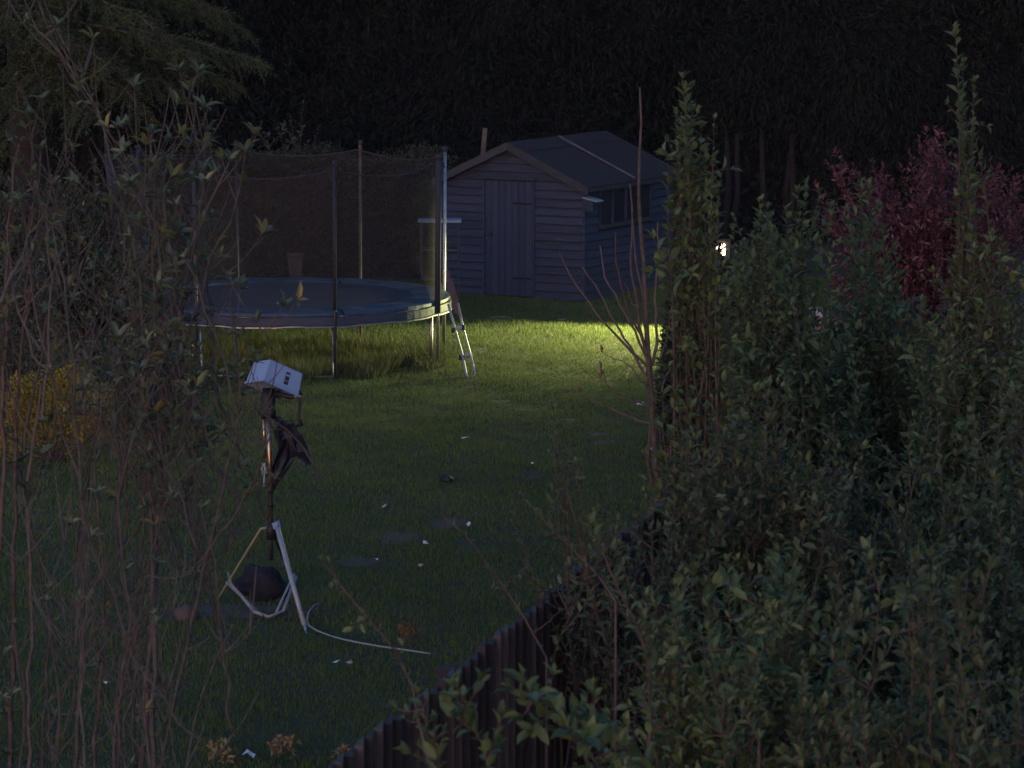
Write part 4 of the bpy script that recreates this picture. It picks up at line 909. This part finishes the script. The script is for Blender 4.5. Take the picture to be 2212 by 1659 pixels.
willow('near willow with loose sprays low in the middle right', 13.0, 1620, [(1440, 1330), (1400, 1290), (1500, 1230), (1700, 1210)], 75, (1390, 1800), 1720, 48, .075, 200, 'l_willow', topf=itp([1390, 1500, 1700, 1800], [1330, 1230, 1180, 1170]), sp=.024, sl=.3, side=14, full=True)
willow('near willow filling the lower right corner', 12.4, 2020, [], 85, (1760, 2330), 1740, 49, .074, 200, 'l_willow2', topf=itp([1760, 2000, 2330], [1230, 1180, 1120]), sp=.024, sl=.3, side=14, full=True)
# looser growth arching over the fence on its lawn side
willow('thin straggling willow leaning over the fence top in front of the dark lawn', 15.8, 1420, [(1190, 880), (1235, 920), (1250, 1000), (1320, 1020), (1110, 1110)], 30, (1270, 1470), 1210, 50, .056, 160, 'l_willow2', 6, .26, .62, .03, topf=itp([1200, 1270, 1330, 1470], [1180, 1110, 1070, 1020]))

# single sprays arching into the foreground: stem + separate leaves
def spray(label, D, pts, L, sp, seed, lm='l_willow', side=6, sl=.12, base=None, r_=.006, t0=.0):
    rg = np.random.default_rng(seed); P = np.array([at(x, y, D + .1 * math.sin(i)) for i, (x, y) in enumerate(pts)])
    # continue down to the ground from its lowest point
    b = P[0].copy() if base is None else np.array(base, float); b[2] = 0
    t = empty('leafy_branch', tuple(b), 0, label, 'branch', 'thin leafy shoots arching over the fence')
    root = bez(b, b * .5 + P[0] * .5 + np.array([0, 0, .3]), P[0], 6)
    mb = MB(); full = np.r_[root[:-1], P]; mb.tube(full, list(np.linspace(r_ * 1.7, r_ * .35, len(full))), 6); mb.build('stem', M['bark'], t, smooth=True)
    LV = Leaves(); leafy(LV, P, sp, L, L * .46, t0, .9, rng=rg)
    for k in range(side):
        u = rg.uniform(.1, .95); q, T, _ = resample(P, 2, u, 1.); d = unit(T[0] * .5 + rg.normal(0, .6, 3)); ln = sl * rg.uniform(.5, 1.2); pp = bez(q[0], q[0] + d * ln * .5, q[0] + d * ln + np.array([0, 0, .03]), 4)
        m2 = MB(); m2.tube(pp, [r_ * .5, r_ * .4, r_ * .3, r_ * .2], 4, False); m2.build('twig', M['bark'], t); leafy(LV, pp, sp, L, L * .46, .1, .9, rng=rg)
    LV.split(min(LV.count(), 260), M[lm], t)
spray('thin leafy shoot slanting from the fence up to the hose', 11.5, [(930, 1659), (905, 1560), (890, 1480), (850, 1400), (790, 1330), (740, 1270), (695, 1210)], .042, .034, 61, side=5, sl=.08)
spray('leafy shoot hanging in the lowest part of the fence left of centre', 10.6, [(940, 1700), (950, 1640), (925, 1570), (905, 1500)], .06, .022, 62, side=7, sl=.1)
spray('big-leaved spray with an upright yellowish tip in front of the fence', 10.2, [(1060, 1720), (1050, 1620), (1010, 1550), (1000, 1510), (985, 1480)], .078, .022, 63, side=8, sl=.12)
spray('large-leaved spray in the middle of the bottom edge below the fence ridge', 10.2, [(1420, 1680), (1330, 1600), (1260, 1560), (1190, 1520), (1140, 1510), (1105, 1485)], .078, .02, 64, side=14, sl=.13)
spray('dense short spray at the bottom edge right of the large-leaved one', 10.0, [(1300, 1720), (1290, 1650), (1265, 1620), (1250, 1590)], .07, .018, 65, side=10, sl=.12)
spray('tall upright leafy shoot running down the dark gap right of the fence', 11.6, [(1395, 1700), (1405, 1560), (1400, 1420), (1370, 1340), (1330, 1260), (1300, 1190), (1285, 1130)], .045, .02, 66, side=12, sl=.13)
spray('wispy leafless-looking shoot crossing the lawn behind the fence top', 15.0, [(1180, 1420), (1130, 1330), (1090, 1270), (1040, 1200), (1000, 1150), (950, 1110)], .04, .04, 67, 'l_willow2', side=6, sl=.16)
spray('leafy shoot leaning left above the bend in the fence', 15.0, [(1330, 1300), (1290, 1240), (1230, 1180), (1180, 1130), (1120, 1060)], .045, .028, 68, 'l_willow2', side=8, sl=.16)
spray('yellowish leafy spray in the lower right centre', 11.8, [(1640, 1600), (1600, 1520), (1620, 1440), (1660, 1390), (1690, 1340), (1665, 1300)], .05, .018, 69, side=12, sl=.12)
# reddish young plants at the bottom edge of the lawn and a rust-coloured flower
for (x, y, n, lb) in ((470, 1625, 7, 'small tuft of orange young leaves at the bottom left edge of the lawn'), (615, 1615, 12, 'larger tuft of orange young leaves at the bottom edge of the lawn'), (742, 1625, 6, 'small tuft of orange young leaves beside the lower end of the fence')):
    b = ground(x, y + 40); b[2] = 0
    rr = np.random.default_rng(x); tips = [tuple(at(x + rr.uniform(-26, 26), y + rr.uniform(-22, 14), b[1] + rr.uniform(-.1, .1))) for _ in range(n)]
    shrub('young_plant', lb, 'plant', (b[0], b[1]), tips, M['l_orange'], M['twig'], .045, .02, .02, .75, 1, .06, .004, 'orange-leaved young plants', seed=x)
b = ground(880, 1400); rr = np.random.default_rng(3)
shrub('rust_flower', 'rust-orange flower cluster on the lawn just above the hose end', 'flower', (b[0], b[1]), [tuple(at(880 + rr.uniform(-16, 16), 1362 + rr.uniform(-16, 16), b[1])) for _ in range(9)], M['l_rust'], M['bark'], .035, .022, .016, .7, 1, .05, .004, seed=77)

# ------------------------------------------------------------------ leggy rhododendrons on the left
def rosette(LV, p, d, n, L, rg, W=.34):
    ang = np.arange(n) * 6.283 / n + rg.random() * 6 + rg.normal(0, .25, n); d = unit(d); a = unit(np.cross(d, (.3, .9, .1))); b = np.cross(d, a)
    out = np.cos(ang)[:, None] * a + np.sin(ang)[:, None] * b; tilt = rg.uniform(.25, 1.1, n)[:, None]
    A = unit(out * (1 - .35 * tilt) + d * tilt); N = unit(d + rg.normal(0, .2, (n, 3)) - out * .3); sz = rg.uniform(.65, 1.15, n)
    LV.add(np.repeat(p[None], n, 0), A, N, L * sz, L * W * sz)
def leggy(label, D, stems, seed, nfill, xr, yr, L=.07, parts=280, ros=.35, base_x=None, twl=1.):
    rg = np.random.default_rng(seed); bx = at(base_x or stems[0][0][0], 1500, D)[0]
    t = empty('rhododendron', (bx, D, 0), 0, label, 'shrub', 'leggy rhododendrons in the left foreground'); LV = Leaves(); LY = Leaves(); tw = MB(); fine = MB()
    def twigs(p, d, depth):
        for _ in range(rg.integers(1, 4)):
            ln = rg.uniform(.10, .30) * twl; dd = unit(unit(d) * .5 + rg.normal(0, .6, 3) * np.array([1, .8, .6]) + np.array([0, 0, .35])); e = p + dd * ln + np.array([0, 0, ln * .35])
            pp = bez(p, p + dd * ln * .6, e, 5); fine.tube(pp, [.0032, .0028, .0024, .002, .0015], 4, False)
            if rg.random() < ros: rosette(LY if rg.random() < .07 else LV, e, pp[-1] - pp[-2], rg.integers(4, 8), L * rg.uniform(.65, 1.05), rg)
            if depth > 0 and rg.random() < .35: twigs(pp[3], pp[-1] - pp[-2], depth - 1)
    for pts in stems:
        dz = rg.uniform(-.25, .25); P = np.array([at(x, y, D + dz * (1 - i / len(pts))) for i, (x, y) in enumerate(pts)])
        if P[0][2] > .2 and pts[0][1] > 1250: P = np.r_[[np.array([bx + rg.normal(0, .15), D + rg.normal(0, .15), 0])], P]
        k = len(P); dd = np.r_[0, np.cumsum(np.linalg.norm(np.diff(P, axis=0), axis=1))]; ns = max(8, int(dd[-1] / .12)); s = np.linspace(0, dd[-1], ns); Q = np.stack([np.interp(s, dd, P[:, q]) for q in range(3)], 1); Q[1:-1] += rg.normal(0, .008, (ns - 2, 3))
        mb = MB(); r0 = .007 + .004 * dd[-1] / 2; mb.tube(Q, list(np.linspace(r0, .004, ns)), 6); mb.build('stem', M['twig'] if rg.random() < .75 else M['bark'], t, smooth=True)
        rosette(LV, Q[-1], Q[-1] - Q[-2] + np.array([0, 0, .02]), 6, L * .8, rg)
        for q in range(int(ns * .3), ns - 1):
            if rg.random() < .36:
                twigs(Q[q], Q[q + 1] - Q[q], 1)
                if rg.random() < ros: rosette(LV, Q[q], Q[q + 1] - Q[q] + np.array([0, 0, .05]), 5, L * .7, rg)
    for i in range(nfill):
        x = rg.uniform(*xr); y = yr[0] + (yr[1] - yr[0]) * rg.random() ** .8; e = at(x, y, D + rg.uniform(-.5, .5)); y2 = y + rg.uniform(180, 420)
        s0 = at(x + rg.normal(0, 110), y2, e[1]); md = (s0 + e) / 2 + rg.normal(0, .09, 3); pp = bez(s0, md, e, 8); pp[1:-1] += rg.normal(0, .009, (6, 3)); r_b = rg.uniform(.004, .009); tw.tube(pp, list(np.linspace(r_b, .0022, 8)), 5, False)
        if rg.random() < .7:
            q_ = pp[rg.integers(2, 5)]; e_ = q_ + np.array([rg.normal(0, .18), rg.normal(0, .15), rg.uniform(.15, .45)]); p2 = bez(q_, (q_ + e_) / 2 + np.array([(e_ - q_)[0] * .3, 0, -.04]), e_, 6); tw.tube(p2, list(np.linspace(r_b * .6, .002, 6)), 4, False); twigs(p2[-1], p2[-1] - p2[-2], 1)
        for q in (4, 7): twigs(pp[q], pp[q] - pp[q - 1], 1)
    if tw.v: tag(tw.build('branch', M['twig'], t, smooth=True), kind='stuff')
    tag(fine.build('twig', M['twig'], t), kind='stuff')
    LV.split(parts, M['l_rhodo'], t)
    if LY.P: o = LY.build('yellowing_foliage', M['l_rhodoy'], t); o['label'] = 'yellowing leaves'
    print(label[:20], LV.count())
    return t
A1 = [[(330, 1700), (332, 1400), (330, 1150), (322, 800), (292, 560), (265, 430), (242, 350), (222, 270), (205, 225), (190, 200), (168, 155), (130, 120), (100, 85), (66, 52)],
      [(335, 1300), (362, 900), (335, 600), (318, 420), (325, 330), (326, 290)],
      [(345, 1000), (398, 700), (385, 560), (392, 420), (400, 340), (405, 270), (412, 200), (428, 160)],
      [(350, 760), (400, 600), (440, 470), (475, 390), (495, 350)], [(330, 620), (300, 500), (280, 380), (262, 320), (255, 280)],
      [(340, 640), (360, 480), (352, 400), (372, 330), (398, 300)], [(420, 680), (455, 560), (500, 470), (520, 395)]]
leggy('leggy rhododendron with the tallest bare reaching tips left of the trampoline', 16.0, A1, 71, 52, (225, 445), (350, 1080), .10, 290, .5, 330)
A2 = [[(340, 1700), (400, 1400), (470, 1120), (500, 980), (520, 868), (480, 770), (440, 650), (400, 560)], [(160, 1700), (180, 1300), (175, 1000), (160, 850), (150, 700), (132, 560), (113, 490)],
      [(240, 1700), (280, 1300), (250, 1100), (300, 900)], [(420, 1250), (480, 1150), (560, 1020), (590, 930)], [(290, 1700), (300, 1300), (360, 1080), (420, 1000)], [(200, 1700), (230, 1250), (200, 1000), (220, 850)]]
leggy('dark arching rhododendron branches across the lawn left of the tripod', 14.8, A2, 72, 11, (120, 460), (760, 1500), .07, 200, .16, 300)
A3 = [[(20, 1700), (30, 1200), (35, 850), (65, 620), (60, 480), (85, 400), (88, 325)], [(0, 1200), (15, 700), (10, 560), (25, 430), (42, 310)], [(60, 1700), (70, 1200), (20, 900), (10, 760)], [(90, 1700), (110, 1350), (60, 1100), (30, 1000)], [(30, 700), (80, 560), (112, 480)]]
leggy('rhododendron with broad leaves in clusters at the left edge', 15.4, A3, 73, 9, (-20, 150), (380, 740), .085, 250, .42, 40)
A4 = [[(110, 1720), (130, 1450), (100, 1300)], [(250, 1720), (260, 1500), (300, 1350)], [(400, 1720), (430, 1500), (500, 1360)], [(330, 1720), (310, 1500), (330, 1330)], [(180, 1720), (175, 1500), (190, 1300)], [(40, 1720), (60, 1500), (30, 1350)]]
leggy('low tangle of pinkish bare stems in the lower left corner', 13.0, A4, 74, 7, (-20, 470), (1180, 1620), .05, 60, .05, 220, .9)

# ------------------------------------------------------------------ faint purplish haze added to lift the blacks
mb = MB(); mb.box((-60, -3, -1.2), (60, 70, 10.6)); hz = mb.build('haze', None)
m, nt, b = newmat('black_lift_haze'); nt.nodes.remove(b); pv = nt.nodes.new('ShaderNodeVolumePrincipled')
pv.inputs['Color'].default_value = (.8, .72, .9, 1); pv.inputs['Density'].default_value = .00024
nt.links.new(pv.outputs[0], nt.nodes['Material Output'].inputs['Volume']); hz.data.materials.append(m); tag(hz, 'thin purple haze added to lift the blacks', 'haze', kind='stuff')
